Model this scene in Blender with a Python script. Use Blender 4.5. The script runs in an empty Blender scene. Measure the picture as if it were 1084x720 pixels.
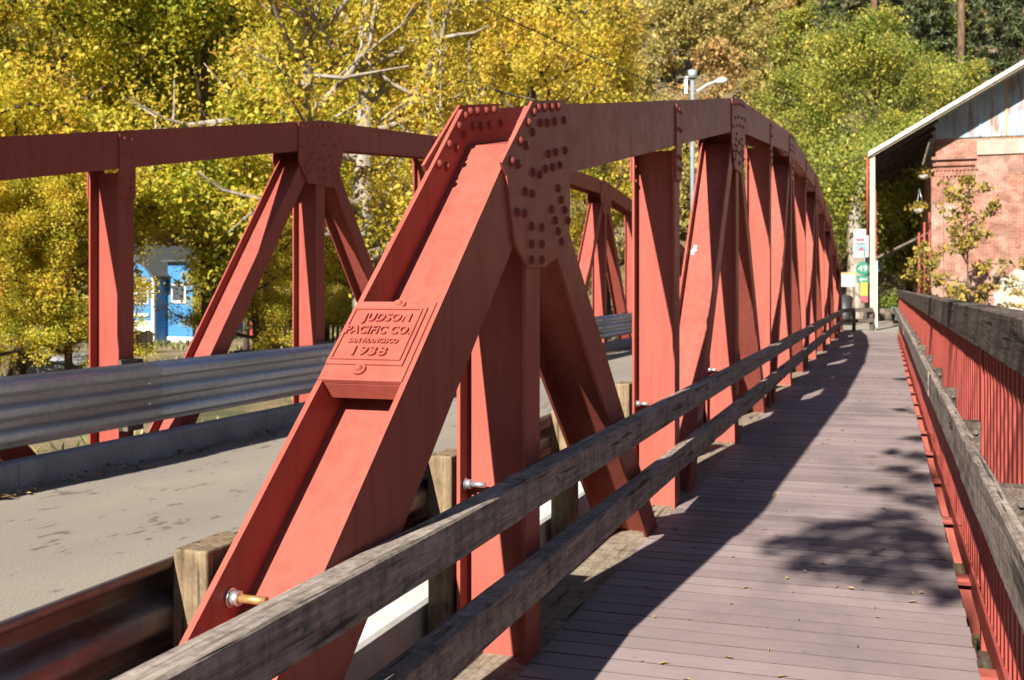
import bpy, bmesh, math, random
import numpy as np
from mathutils import Vector, Matrix

random.seed(7)
R = math.radians
scene = bpy.context.scene
COL = scene.collection

# ------------------------------------------------------------------ helpers
class MB:
    """collects shapes and builds ONE mesh object"""
    def __init__(s): s.v = []; s.f = []; s.sm = []
    def quad(s, pts):
        n = len(s.v); s.v += [tuple(p) for p in pts]; s.f.append(tuple(range(n, n + len(pts)))); s.sm.append(False)
    def hexa(s, p):
        """8 points: bottom loop 0-3, top loop 4-7"""
        n = len(s.v); s.v += [tuple(q) for q in p]
        for f in ((0,3,2,1),(4,5,6,7),(0,1,5,4),(1,2,6,5),(2,3,7,6),(3,0,4,7)):
            s.f.append(tuple(n + i for i in f)); s.sm.append(False)
    def box(s, x0, x1, y0, y1, z0, z1):
        s.hexa([(x0,y0,z0),(x1,y0,z0),(x1,y1,z0),(x0,y1,z0),(x0,y0,z1),(x1,y0,z1),(x1,y1,z1),(x0,y1,z1)])
    def obox(s, p0, p1, w, h, up=(0,0,1)):
        p0 = Vector(p0); p1 = Vector(p1); d = (p1 - p0).normalized(); u = Vector(up)
        r = d.cross(u)
        if r.length < 1e-4: r = d.cross(Vector((1,0,0)))
        r.normalize(); u = r.cross(d).normalized()
        a = []
        for p in (p0, p1):
            a += [p - r*w/2 - u*h/2, p + r*w/2 - u*h/2, p + r*w/2 + u*h/2, p - r*w/2 + u*h/2]
        s.hexa(a)
    def prism(s, poly, x0, x1, axis='x'):
        """extrude a polygon: axis x -> poly is (y,z); y -> (x,z); z -> (x,y)"""
        n = len(s.v); m = len(poly)
        def P(a, b, t):
            return (t,a,b) if axis == 'x' else (a,t,b) if axis == 'y' else (a,b,t)
        for t in (x0, x1): s.v += [P(a, b, t) for a, b in poly]
        s.f.append(tuple(n + i for i in range(m))[::-1]); s.f.append(tuple(n + m + i for i in range(m)))
        s.sm += [False, False]
        for i in range(m):
            j = (i + 1) % m
            s.f.append((n+i, n+j, n+m+j, n+m+i)); s.sm.append(False)
    def tube(s, pts, rad, seg=8, cap=True):
        n0 = len(s.v); pts = [Vector(p) for p in pts]
        prev = None
        for i, p in enumerate(pts):
            d = (pts[min(i+1, len(pts)-1)] - pts[max(i-1, 0)]).normalized()
            if prev is None:
                a = d.cross(Vector((0,0,1)))
                if a.length < .05: a = d.cross(Vector((1,0,0)))
            else:
                a = prev - d * prev.dot(d)
            a.normalize(); prev = a; b = d.cross(a)
            r = rad[i] if isinstance(rad, (list, tuple)) else rad
            for k in range(seg):
                t = 2*math.pi*k/seg
                s.v.append(tuple(p + a*(math.cos(t)*r) + b*(math.sin(t)*r)))
        for i in range(len(pts)-1):
            for k in range(seg):
                k2 = (k+1) % seg
                s.f.append((n0+i*seg+k, n0+i*seg+k2, n0+(i+1)*seg+k2, n0+(i+1)*seg+k)); s.sm.append(True)
        if cap:
            s.f.append(tuple(n0+k for k in range(seg))[::-1]); s.sm.append(False)
            e = n0 + (len(pts)-1)*seg
            s.f.append(tuple(e+k for k in range(seg))); s.sm.append(False)
    def dome(s, c, axis, r, h, seg=10, rings=3):
        c = Vector(c); ax = Vector(axis).normalized()
        a = ax.cross(Vector((0,0,1)))
        if a.length < .05: a = ax.cross(Vector((1,0,0)))
        a.normalize(); b = ax.cross(a); n = len(s.v)
        for i in range(rings):
            t = (math.pi/2) * i/rings
            for k in range(seg):
                q = 2*math.pi*k/seg
                s.v.append(tuple(c + (a*math.cos(q) + b*math.sin(q))*(r*math.cos(t)) + ax*(h*math.sin(t))))
        s.v.append(tuple(c + ax*h)); top = len(s.v)-1
        for i in range(rings-1):
            for k in range(seg):
                k2 = (k+1) % seg
                s.f.append((n+i*seg+k, n+i*seg+k2, n+(i+1)*seg+k2, n+(i+1)*seg+k)); s.sm.append(True)
        for k in range(seg):
            s.f.append((n+(rings-1)*seg+k, n+(rings-1)*seg+(k+1) % seg, top)); s.sm.append(True)
    def build(s, name, mat, parent=None, bevel=0, recalc=True, smooth_all=False):
        me = bpy.data.meshes.new(name)
        me.from_pydata(s.v, [], s.f)
        me.polygons.foreach_set('use_smooth', [True]*len(s.f) if smooth_all else s.sm)
        if recalc:
            bm = bmesh.new(); bm.from_mesh(me); bmesh.ops.recalc_face_normals(bm, faces=bm.faces); bm.to_mesh(me); bm.free()
        me.materials.append(mat)
        o = bpy.data.objects.new(name, me); COL.objects.link(o)
        if parent: o.parent = parent
        if bevel:
            m = o.modifiers.new('bevel', 'BEVEL'); m.width = bevel; m.segments = 2; m.limit_method = 'ANGLE'; m.angle_limit = R(40)
        return o

def tag(o, label, cat, group=None, kind=None):
    o['label'] = label; o['category'] = cat
    if group: o['group'] = group
    if kind: o['kind'] = kind
    return o
def struct(o): o['kind'] = 'structure'; return o
def empty(name, loc, label, cat, group=None, rz=0):
    o = bpy.data.objects.new(name, None); COL.objects.link(o); o.location = loc; o.rotation_euler = (0,0,rz)
    o.empty_display_size = .2
    return tag(o, label, cat, group)
def dup(o, parent=None):
    c = o.copy(); COL.objects.link(c)
    if parent is not None:
        mi = o.matrix_parent_inverse.copy(); c.parent = parent; c.matrix_parent_inverse = mi
    return c
def dup_tree(root, loc, rz=0, sc=1.0, label=None, group=None):
    r = dup(root); r.location = loc; r.rotation_euler = (0,0,rz); r.scale = (sc, sc, sc) if not isinstance(sc, tuple) else sc
    if label: r['label'] = label
    if group: r['group'] = group
    for ch in [x for x in root.children]:
        c = dup(ch, r)
        for g in [x for x in ch.children]: dup(g, c)
    return r

# ------------------------------------------------------------------ camera numbers (photo taken 1.5 m above the walkway)
CAM_H = 1.5; F_PX = 1165.0; YAW = math.atan(394/1165)
def at(u, d, z=None, v=None):
    """world point at photo column u, forward distance d"""
    xc = (u-542)/F_PX; s, c = math.sin(YAW), math.cos(YAW)
    if z is None: z = CAM_H - (v-304)/F_PX*d
    return Vector((d*(-s+xc*c), d*(c+xc*s), z))

# ------------------------------------------------------------------ materials
def mat(name):
    m = bpy.data.materials.new(name); m.use_nodes = True
    nt = m.node_tree; b = nt.nodes['Principled BSDF']
    return m, nt, b
def N(nt, t, **kw):
    n = nt.nodes.new(t)
    for k, v in kw.items():
        if k in n.inputs: n.inputs[k].default_value = v
        else: setattr(n, k, v)
    return n
def ramp(nt, stops):
    r = nt.nodes.new('ShaderNodeValToRGB'); e = r.color_ramp.elements
    while len(e) < len(stops): e.new(.5)
    for i, (p, c) in enumerate(stops):
        e[i].position = p; e[i].color = (*c, 1) if len(c) == 3 else c
    return r
def coords(nt, scale=(1,1,1), kind='Object', rot=(0,0,0)):
    tc = nt.nodes.new('ShaderNodeTexCoord'); mp = nt.nodes.new('ShaderNodeMapping')
    mp.inputs['Scale'].default_value = scale; mp.inputs['Rotation'].default_value = rot
    nt.links.new(tc.outputs[kind], mp.inputs['Vector']); return mp.outputs['Vector']
def noise(nt, vec, scale, detail=4, rough=.55, dist=0):
    n = N(nt, 'ShaderNodeTexNoise'); n.inputs['Scale'].default_value = scale; n.inputs['Detail'].default_value = detail
    n.inputs['Roughness'].default_value = rough; n.inputs['Distortion'].default_value = dist
    nt.links.new(vec, n.inputs['Vector']); return n.outputs['Fac']
def mix(nt, fac, a, b, mode='MIX'):
    m = nt.nodes.new('ShaderNodeMix'); m.data_type = 'RGBA'; m.blend_type = mode
    for s, x in ((0, fac), (6, a), (7, b)):
        if hasattr(x, 'is_linked') or hasattr(x, 'links'): nt.links.new(x, m.inputs[s])
        elif isinstance(x, (int, float)): m.inputs[s].default_value = x
        else: m.inputs[s].default_value = (*x, 1)
    return m.outputs[2]
def bump(nt, b, h, strength=.3, dist=.01):
    n = nt.nodes.new('ShaderNodeBump'); n.inputs['Strength'].default_value = strength; n.inputs['Distance'].default_value = dist
    nt.links.new(h, n.inputs['Height']); nt.links.new(n.outputs['Normal'], b.inputs['Normal'])
def simple(name, c, rough=.6, metal=0, var=.12, scale=6, bmp=0, spec=.5):
    m, nt, b = mat(name); v = coords(nt)
    n = noise(nt, v, scale, 5)
    r = ramp(nt, [(.3, tuple(x*(1-var) for x in c)), (.7, tuple(min(1, x*(1+var)) for x in c))])
    nt.links.new(n, r.inputs['Fac']); nt.links.new(r.outputs['Color'], b.inputs['Base Color'])
    b.inputs['Roughness'].default_value = rough; b.inputs['Metallic'].default_value = metal
    b.inputs['Specular IOR Level'].default_value = spec
    if bmp: bump(nt, b, noise(nt, v, scale*4, 4), bmp, .005)
    return m

def paint_material(name, base, chips=True):
    m, nt, b = mat(name); v = coords(nt)
    big = noise(nt, v, 1.3, 3); streak = noise(nt, coords(nt, (9, 9, .7)), 2.2, 4); fine = noise(nt, v, 60, 3)
    r = ramp(nt, [(.3, tuple(x*.9 for x in base)), (.72, (base[0]*1.06, base[1]*1.12, base[2]*1.15))])
    nt.links.new(big, r.inputs['Fac'])
    s = ramp(nt, [(.44, (1,1,1)), (.72, (.76,.74,.74))]); nt.links.new(streak, s.inputs['Fac'])
    c = mix(nt, .8, r.outputs['Color'], s.outputs['Color'], 'MULTIPLY')
    if chips:
        k = noise(nt, v, 26, 6, .65); kr = ramp(nt, [(.715, (0,0,0)), (.745, (.8,.8,.8))]); nt.links.new(k, kr.inputs['Fac'])
        c = mix(nt, kr.outputs['Color'], c, (.12,.045,.035))
    nt.links.new(c, b.inputs['Base Color'])
    rr = ramp(nt, [(.3, (.38,)*3), (.7, (.5,)*3)]); nt.links.new(noise(nt, v, 9, 4), rr.inputs['Fac'])
    nt.links.new(rr.outputs['Color'], b.inputs['Roughness']); b.inputs['Specular IOR Level'].default_value = .08
    bump(nt, b, fine, .05, .002)
    return m

def wood_material(name, light, mid, dark, along='y', rough=.85, crack=.75, mottle=.55):
    m, nt, b = mat(name)
    def st(k): return {'y': (1,k,1), 'x': (k,1,1), 'z': (1,1,k)}[along]
    g = noise(nt, coords(nt, st(.07)), 70, 8, .72, .5)
    g2 = noise(nt, coords(nt, st(.045)), 22, 6, .65, 1.0)
    cr = noise(nt, coords(nt, st(.05)), 30, 2, .5, .2)
    patch = noise(nt, coords(nt, {'y': (1,2.2,.6), 'x': (2.2,1,.6), 'z': (1,1,1)}[along]), 5.5, 6, .7)
    spots = noise(nt, coords(nt, st(.6)), 38, 4, .7)
    gm = nt.nodes.new('ShaderNodeMath'); gm.operation = 'ADD'; nt.links.new(g, gm.inputs[0]); nt.links.new(g2, gm.inputs[1])
    gh = nt.nodes.new('ShaderNodeMath'); gh.operation = 'MULTIPLY'; gh.inputs[1].default_value = .5; nt.links.new(gm.outputs[0], gh.inputs[0])
    r = ramp(nt, [(.36, dark), (.49, mid), (.63, light)]); nt.links.new(gh.outputs[0], r.inputs['Fac'])
    p = ramp(nt, [(.33, (.42,.37,.34)), (.5, (.85,.82,.8)), (.7, (1.05,.98,.90))]); nt.links.new(patch, p.inputs['Fac'])
    c = mix(nt, .85, r.outputs['Color'], p.outputs['Color'], 'MULTIPLY')
    sp = ramp(nt, [(.38, (.45,.42,.40)), (.52, (1,1,1))]); nt.links.new(spots, sp.inputs['Fac'])
    c = mix(nt, mottle, c, sp.outputs['Color'], 'MULTIPLY')
    k = ramp(nt, [(.33, (.05,.045,.04)), (.38, (1,1,1))]); nt.links.new(cr, k.inputs['Fac'])
    c = mix(nt, crack, c, k.outputs['Color'], 'MULTIPLY')
    kn = nt.nodes.new('ShaderNodeTexVoronoi'); kn.inputs['Scale'].default_value = 2.2
    nt.links.new(coords(nt, st(.45)), kn.inputs['Vector'])
    kr = ramp(nt, [(.045, (.12,.09,.07)), (.085, (1,1,1))]); nt.links.new(kn.outputs['Distance'], kr.inputs['Fac'])
    c = mix(nt, .85, c, kr.outputs['Color'], 'MULTIPLY')
    nt.links.new(c, b.inputs['Base Color']); b.inputs['Roughness'].default_value = rough
    b.inputs['Specular IOR Level'].default_value = .25
    hm = nt.nodes.new('ShaderNodeMath'); hm.operation = 'MULTIPLY'
    nt.links.new(gh.outputs[0], hm.inputs[0]); nt.links.new(k.outputs['Color'], hm.inputs[1])
    bump(nt, b, hm.outputs[0], .8, .012)
    return m

M = {}
RED = (.31, .080, .060)
M['red'] = paint_material('red_oxide_paint', RED)
M['rivet'] = paint_material('rivet_shaded_red', (.21,.05,.038), chips=False)  # darker than the truss red: shade painted into the rivet heads
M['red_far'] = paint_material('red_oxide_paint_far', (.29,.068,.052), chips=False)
M['picket'] = paint_material('picket_paint', (.29,.060,.047))
M['wood'] = wood_material('weathered_grey_timber', (.41,.365,.33), (.27,.23,.20), (.10,.078,.066))
M['cap_wood'] = wood_material('dark_weathered_timber', (.186,.152,.124), (.105,.084,.071), (.037,.029,.025))
M['plank'] = wood_material('pale_timber', (.341,.298,.236), (.260,.217,.167), (.155,.124,.093))
M['block'] = wood_material('tan_timber', (.29,.225,.145), (.21,.155,.095), (.10,.072,.048), along='z', crack=.6, mottle=.4)
M['steel'] = simple('galvanised_bolt', (.62,.63,.65), .35, .85, .1, 40)
M['dull_bolt'] = simple('dull_bolt', (.13,.12,.115), .5, .4, .2, 40)
M['brass'] = simple('rusty_bolt', (.42,.25,.10), .5, .6, .2, 50)
M['white'] = simple('white_paint', (.562,.554,.526), .6, 0, .06, 5)
M['cream'] = simple('cream_paint', (.40,.345,.26), .7, 0, .12, 4)
M['dark'] = simple('dark_plastic', (.02,.02,.022), .5)
M['glass'] = simple('dark_window_glass', (.05,.06,.07), .08, 0, .1, 1)
M['pale_bark'] = None

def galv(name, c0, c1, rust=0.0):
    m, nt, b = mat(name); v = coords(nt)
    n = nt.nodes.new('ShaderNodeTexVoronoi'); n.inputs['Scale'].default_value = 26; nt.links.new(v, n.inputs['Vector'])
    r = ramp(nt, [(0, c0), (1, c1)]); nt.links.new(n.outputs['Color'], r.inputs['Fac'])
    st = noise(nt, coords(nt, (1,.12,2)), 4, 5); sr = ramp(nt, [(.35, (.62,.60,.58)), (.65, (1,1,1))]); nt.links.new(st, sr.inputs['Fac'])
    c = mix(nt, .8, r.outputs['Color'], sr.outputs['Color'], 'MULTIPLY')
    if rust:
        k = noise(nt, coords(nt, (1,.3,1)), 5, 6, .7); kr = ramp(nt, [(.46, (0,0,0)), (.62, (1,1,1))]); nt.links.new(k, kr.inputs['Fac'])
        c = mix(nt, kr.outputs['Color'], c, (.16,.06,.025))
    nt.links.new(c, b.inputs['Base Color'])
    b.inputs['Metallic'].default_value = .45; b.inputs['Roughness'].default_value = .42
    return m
M['galv'] = galv('galvanised_guardrail_steel', (.42,.46,.52), (.56,.60,.66))
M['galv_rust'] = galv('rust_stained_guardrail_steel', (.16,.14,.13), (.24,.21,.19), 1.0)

def ground_mats():
    # road: sun bleached asphalt chip seal, with stains
    m, nt, b = mat('bleached_road'); v = coords(nt)
    fine = noise(nt, v, 90, 4, .7); bigv = noise(nt, coords(nt, (1,.35,1)), .9, 5, .6)
    r = ramp(nt, [(.3, (.136,.119,.099)), (.5, (.228,.201,.167)), (.72, (.292,.262,.221))]); nt.links.new(fine, r.inputs['Fac'])
    br = ramp(nt, [(.35, (.80,.80,.82)), (.65, (1.0,.99,.97))]); nt.links.new(bigv, br.inputs['Fac'])
    c = mix(nt, .9, r.outputs['Color'], br.outputs['Color'], 'MULTIPLY')
    sp = noise(nt, coords(nt, (1.6, .7, 1)), 5.5, 4, .55); spr = ramp(nt, [(.62, (1,1,1)), (.67, (.45,.40,.36))]); nt.links.new(sp, spr.inputs['Fac'])
    c = mix(nt, .75, c, spr.outputs['Color'], 'MULTIPLY')
    nt.links.new(c, b.inputs['Base Color']); b.inputs['Roughness'].default_value = .9; b.inputs['Specular IOR Level'].default_value = .2
    bump(nt, b, fine, .5, .006); M['road'] = m
    # concrete kerb
    m, nt, b = mat('old_concrete'); v = coords(nt)
    a = noise(nt, v, 3, 6, .6); f = noise(nt, v, 45, 4, .6)
    r = ramp(nt, [(.3, (.14,.146,.16)), (.7, (.235,.245,.265))]); nt.links.new(a, r.inputs['Fac'])
    fr = ramp(nt, [(.35, (.78,.78,.78)), (.6, (1,1,1))]); nt.links.new(f, fr.inputs['Fac'])
    nt.links.new(mix(nt, .8, r.outputs['Color'], fr.outputs['Color'], 'MULTIPLY'), b.inputs['Base Color']); b.inputs['Roughness'].default_value = .9
    bump(nt, b, f, .3, .004); M['concrete'] = m
    # deck boards
    m, nt, b = mat('mauve_composite_boards'); v = coords(nt)
    at_ = nt.nodes.new('ShaderNodeAttribute'); at_.attribute_name = 'tint'
    r = ramp(nt, [(0, (.195,.154,.152)), (1, (.275,.221,.220))]); nt.links.new(at_.outputs['Fac'], r.inputs['Fac'])
    gr = noise(nt, coords(nt, (.08,1,1)), 60, 5, .6); g2 = ramp(nt, [(.3, (.84,.83,.83)), (.65, (1,1,1))]); nt.links.new(gr, g2.inputs['Fac'])
    c = mix(nt, .9, r.outputs['Color'], g2.outputs['Color'], 'MULTIPLY')
    wn = noise(nt, coords(nt, (1,.5,1)), 1.2, 5, .6); w2 = ramp(nt, [(.33, (.70,.69,.69)), (.50, (.94,.93,.93)), (.66, (1.06,1.05,1.04))]); nt.links.new(wn, w2.inputs['Fac'])
    c = mix(nt, .9, c, w2.outputs['Color'], 'MULTIPLY')
    sp = noise(nt, v, 11, 3, .5); s2 = ramp(nt, [(.70, (1,1,1)), (.745, (.55,.5,.48))]); nt.links.new(sp, s2.inputs['Fac'])
    c = mix(nt, .8, c, s2.outputs['Color'], 'MULTIPLY')
    nt.links.new(c, b.inputs['Base Color']); b.inputs['Roughness'].default_value = .72; b.inputs['Specular IOR Level'].default_value = .3
    bump(nt, b, gr, .2, .003); M['deck'] = m
    # earth
    m, nt, b = mat('dry_earth_and_grass'); v = coords(nt)
    a = noise(nt, v, .35, 8, .65); f = noise(nt, v, 6, 6, .7)
    r = ramp(nt, [(.36, (.060,.066,.021)), (.45, (.156,.120,.060)), (.60, (.240,.186,.114))]); nt.links.new(a, r.inputs['Fac'])
    fr = ramp(nt, [(.3, (.55,.52,.48)), (.65, (1.1,1.08,1.05))]); nt.links.new(f, fr.inputs['Fac'])
    nt.links.new(mix(nt, .9, r.outputs['Color'], fr.outputs['Color'], 'MULTIPLY'), b.inputs['Base Color']); b.inputs['Roughness'].default_value = .95
    bump(nt, b, f, .8, .08); M['earth'] = m
    m, nt, b = mat('hillside_scrub'); v = coords(nt)
    a = noise(nt, v, .09, 8, .7); f = noise(nt, v, .9, 6, .7)
    r = ramp(nt, [(.34, (.055,.050,.017)), (.46, (.132,.099,.039)), (.57, (.198,.143,.083)), (.7, (.253,.187,.138))]); nt.links.new(a, r.inputs['Fac'])
    fr = ramp(nt, [(.32, (.4,.4,.36)), (.62, (1.1,1.08,1.05))]); nt.links.new(f, fr.inputs['Fac'])
    nt.links.new(mix(nt, .9, r.outputs['Color'], fr.outputs['Color'], 'MULTIPLY'), b.inputs['Base Color']); b.inputs['Roughness'].default_value = .95
    bump(nt, b, f, 1, .6); M['hill'] = m
    m, nt, b = mat('creek_water'); b.inputs['Base Color'].default_value = (.035,.045,.03,1); b.inputs['Roughness'].default_value = .08
    bump(nt, b, noise(nt, coords(nt), 3, 3), .25, .05); M['water'] = m
    m, nt, b = mat('pale_pavement'); v = coords(nt)
    a = noise(nt, v, .8, 6, .6); r = ramp(nt, [(.3, (.178,.158,.132)), (.7, (.264,.238,.198))]); nt.links.new(a, r.inputs['Fac'])
    nt.links.new(r.outputs['Color'], b.inputs['Base Color']); b.inputs['Roughness'].default_value = .9; M['pavement'] = m
ground_mats()

def brick_mat():
    m, nt, b = mat('old_red_brick')
    tc = nt.nodes.new('ShaderNodeTexCoord'); sx = nt.nodes.new('ShaderNodeSeparateXYZ'); cx = nt.nodes.new('ShaderNodeCombineXYZ')
    nt.links.new(tc.outputs['Object'], sx.inputs[0])
    ad = nt.nodes.new('ShaderNodeMath'); ad.operation = 'ADD'
    nt.links.new(sx.outputs['X'], ad.inputs[0]); nt.links.new(sx.outputs['Y'], ad.inputs[1])
    nt.links.new(ad.outputs[0], cx.inputs['X']); nt.links.new(sx.outputs['Z'], cx.inputs['Y'])
    br = nt.nodes.new('ShaderNodeTexBrick'); br.inputs['Scale'].default_value = 1
    br.inputs['Brick Width'].default_value = .23; br.inputs['Row Height'].default_value = .078; br.inputs['Mortar Size'].default_value = .009
    br.inputs['Color1'].default_value = (.225,.068,.04,1); br.inputs['Color2'].default_value = (.33,.14,.095,1); br.inputs['Mortar'].default_value = (0.272,0.211,0.170,1)
    nt.links.new(cx.outputs[0], br.inputs['Vector'])
    v = coords(nt); a = noise(nt, v, .8, 7, .68); r = ramp(nt, [(.46, (0,0,0)), (.64, (.85,.85,.85))]); nt.links.new(a, r.inputs['Fac'])
    c = mix(nt, r.outputs['Color'], br.outputs['Color'], (.343,.264,.211))
    d = noise(nt, v, 2.4, 5); dr = ramp(nt, [(.36, (.55,.50,.48)), (.6, (1.05,1,1))]); nt.links.new(d, dr.inputs['Fac'])
    c = mix(nt, .8, c, dr.outputs['Color'], 'MULTIPLY')
    nt.links.new(c, b.inputs['Base Color']); b.inputs['Roughness'].default_value = .9
    bump(nt, b, br.outputs['Fac'], .4, .01)
    return m
M['brick'] = brick_mat()
def corr_mat():
    m, nt, b = mat('rust_streaked_corrugated_iron'); v = coords(nt, (1,1,.12))
    a = noise(nt, v, 6.5, 6, .7); base = noise(nt, coords(nt), 1.1, 4)
    r = ramp(nt, [(.3, (.20,.27,.34)), (.7, (.34,.40,.455))]); nt.links.new(base, r.inputs['Fac'])
    k = ramp(nt, [(.50, (0,0,0)), (.62, (1,1,1))]); nt.links.new(a, k.inputs['Fac'])
    nt.links.new(mix(nt, k.outputs['Color'], r.outputs['Color'], (.210,.105,.052)), b.inputs['Base Color'])
    b.inputs['Roughness'].default_value = .6; b.inputs['Metallic'].default_value = .1
    return m
M['corrugated'] = corr_mat()
def siding(name, c):
    m, nt, b = mat(name)
    sx = nt.nodes.new('ShaderNodeSeparateXYZ'); tc = nt.nodes.new('ShaderNodeTexCoord'); nt.links.new(tc.outputs['Object'], sx.inputs[0])
    w = nt.nodes.new('ShaderNodeMath'); w.operation = 'MULTIPLY'; w.inputs[1].default_value = 5.2; nt.links.new(sx.outputs['Z'], w.inputs[0])
    fr = nt.nodes.new('ShaderNodeMath'); fr.operation = 'FRACT'; nt.links.new(w.outputs[0], fr.inputs[0])
    r = ramp(nt, [(0, tuple(x*.4 for x in c)), (.1, c), (1, c)]); nt.links.new(fr.outputs[0], r.inputs['Fac'])
    nt.links.new(r.outputs['Color'], b.inputs['Base Color']); b.inputs['Roughness'].default_value = .6
    bump(nt, b, fr.outputs[0], .6, .03)
    return m
M['blue'] = siding('blue_clapboard', (.041,.180,.390))
M['shed_red'] = siding('red_clapboard', (.270,.042,.030))
M['fence'] = wood_material('grey_fence_boards', (.223,.192,.155), (.155,.130,.102), (.074,.059,.046), along='z')

def bark(name, light, dark, sc=7):
    m, nt, b = mat(name)
    n = noise(nt, coords(nt, (1,1,.25)), sc, 7, .7, .4); r = ramp(nt, [(.34, dark), (.62, light)]); nt.links.new(n, r.inputs['Fac'])
    nt.links.new(r.outputs['Color'], b.inputs['Base Color']); b.inputs['Roughness'].default_value = .95; b.inputs['Specular IOR Level'].default_value = .1
    bump(nt, b, n, .9, .05); return m
M['bark'] = bark('brown_bark', (.122,.090,.065), (.029,.022,.016))
M['pale_bark'] = bark('pale_cottonwood_bark', (.346,.302,.252), (.108,.086,.068))
M['pine_bark'] = bark('pine_bark', (.187,.112,.072), (.043,.029,.022), 4)
def leaf(name, stops, trans=.35, rough=.5):
    m, nt, b = mat(name)
    a = nt.nodes.new('ShaderNodeAttribute'); a.attribute_name = 'tint'
    r = ramp(nt, stops); nt.links.new(a.outputs['Fac'], r.inputs['Fac'])
    nt.links.new(r.outputs['Color'], b.inputs['Base Color']); b.inputs['Roughness'].default_value = rough; b.inputs['Specular IOR Level'].default_value = .35
    t = nt.nodes.new('ShaderNodeBsdfTranslucent'); nt.links.new(r.outputs['Color'], t.inputs['Color'])
    mx = nt.nodes.new('ShaderNodeMixShader'); mx.inputs[0].default_value = trans
    nt.links.new(b.outputs[0], mx.inputs[1]); nt.links.new(t.outputs[0], mx.inputs[2])
    nt.links.new(mx.outputs[0], nt.nodes['Material Output'].inputs['Surface']); return m
M['leaf_yellow'] = leaf('yellow_maple_leaves', [(0, (.12,.20,.025)), (.22, (.32,.36,.035)), (.5, (.56,.49,.05)), (.8, (.68,.53,.06)), (1, (.60,.36,.05))], .55)
M['leaf_gold'] = leaf('golden_cottonwood_leaves', [(0, (.24,.26,.03)), (.3, (.52,.44,.05)), (.7, (.68,.52,.07)), (1, (.60,.33,.05))], .55)
M['leaf_mixed'] = leaf('yellow_green_leaves', [(0, (.08,.14,.02)), (.3, (.22,.29,.03)), (.6, (.44,.44,.04)), (1, (.62,.50,.05))], .52)
M['leaf_green'] = leaf('light_green_leaves', [(0, (.09,.15,.02)), (.4, (.23,.265,.045)), (.75, (.41,.385,.07)), (1, (.55,.46,.07))], .52)
M['leaf_olive'] = leaf('olive_autumn_leaves', [(0, (.16,.16,.05)), (.4, (.36,.31,.08)), (.75, (.48,.37,.12)), (1, (.50,.32,.13))], .45)
M['leaf_orange'] = leaf('rust_orange_leaves', [(0, (.24,.16,.06)), (.5, (.42,.27,.09)), (1, (.50,.33,.12))], .4)
M['needle'] = leaf('dark_pine_needles', [(0, (.045,.07,.035)), (.5, (.115,.14,.055)), (1, (.20,.20,.08))], .25)
M['dry_leaf'] = leaf('dry_fallen_leaves', [(0, (.086,.052,.026)), (.5, (.275,.172,.069)), (.8, (.430,.310,.129)), (1, (.533,.361,.069))], .15)
M['leaf_vine'] = leaf('golden_vine_leaves', [(0, (.103,.103,.017)), (.4, (.258,.206,.034)), (.8, (.396,.258,.060)), (1, (.473,.310,.034))], .25)
M['grass'] = leaf('bank_weeds', [(0, (.043,.069,.013)), (.5, (.103,.129,.026)), (1, (.292,.241,.095))], .2)

# ------------------------------------------------------------------ foliage builder (numpy)
def leaf_mesh(name, centers, normals_bias, size, rng, tint, mat_, droop=.25, aspect=.62, flat=False):
    """centers (n,3); kite shaped leaves with a fold, tint (n,)"""
    n = len(centers)
    d = rng.normal(size=(n,3)); d[:,2] = d[:,2]*.12 if flat else d[:,2] - droop*2; d /= np.linalg.norm(d, axis=1)[:,None]
    nb = rng.normal(size=(n,3))*.75 + normals_bias
    nb -= d*(nb*d).sum(1)[:,None]; nb /= np.linalg.norm(nb, axis=1)[:,None] + 1e-9
    sd = np.cross(d, nb)
    L = size*rng.uniform(.45, 1.4, n)[:,None]; W = L*aspect
    fold = nb*L*.12
    p0 = centers - d*L*.5; p1 = centers + sd*W*.5 + fold; p2 = centers + d*L*.5; p3 = centers - sd*W*.5 + fold
    V = np.stack([p0,p1,p2,p3], 1).reshape(-1,3).astype(np.float32)
    idx = np.arange(n)*4
    T = np.stack([idx, idx+1, idx+2, idx, idx+2, idx+3], 1).reshape(-1)
    me = bpy.data.meshes.new(name)
    me.vertices.add(n*4); me.vertices.foreach_set('co', V.ravel())
    me.loops.add(n*6); me.loops.foreach_set('vertex_index', T.astype(np.int32))
    me.polygons.add(n*2); me.polygons.foreach_set('loop_start', (np.arange(n*2)*3).astype(np.int32))
    me.update(calc_edges=True)
    a = me.attributes.new('tint', 'FLOAT', 'POINT'); a.data.foreach_set('value', np.repeat(np.clip(tint,0,1), 4).astype(np.float32))
    me.materials.append(mat_); me.validate()
    return me

def limb_path(p, d, length, rng, nseg=5, wob=.18, lift=.1):
    pts = [Vector(p)]; d = Vector(d).normalized()
    for i in range(nseg):
        d = (d + Vector(rng.normal(size=3))*wob + Vector((0,0,lift))).normalized()
        pts.append(pts[-1] + d*(length/nseg))
    return pts

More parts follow.
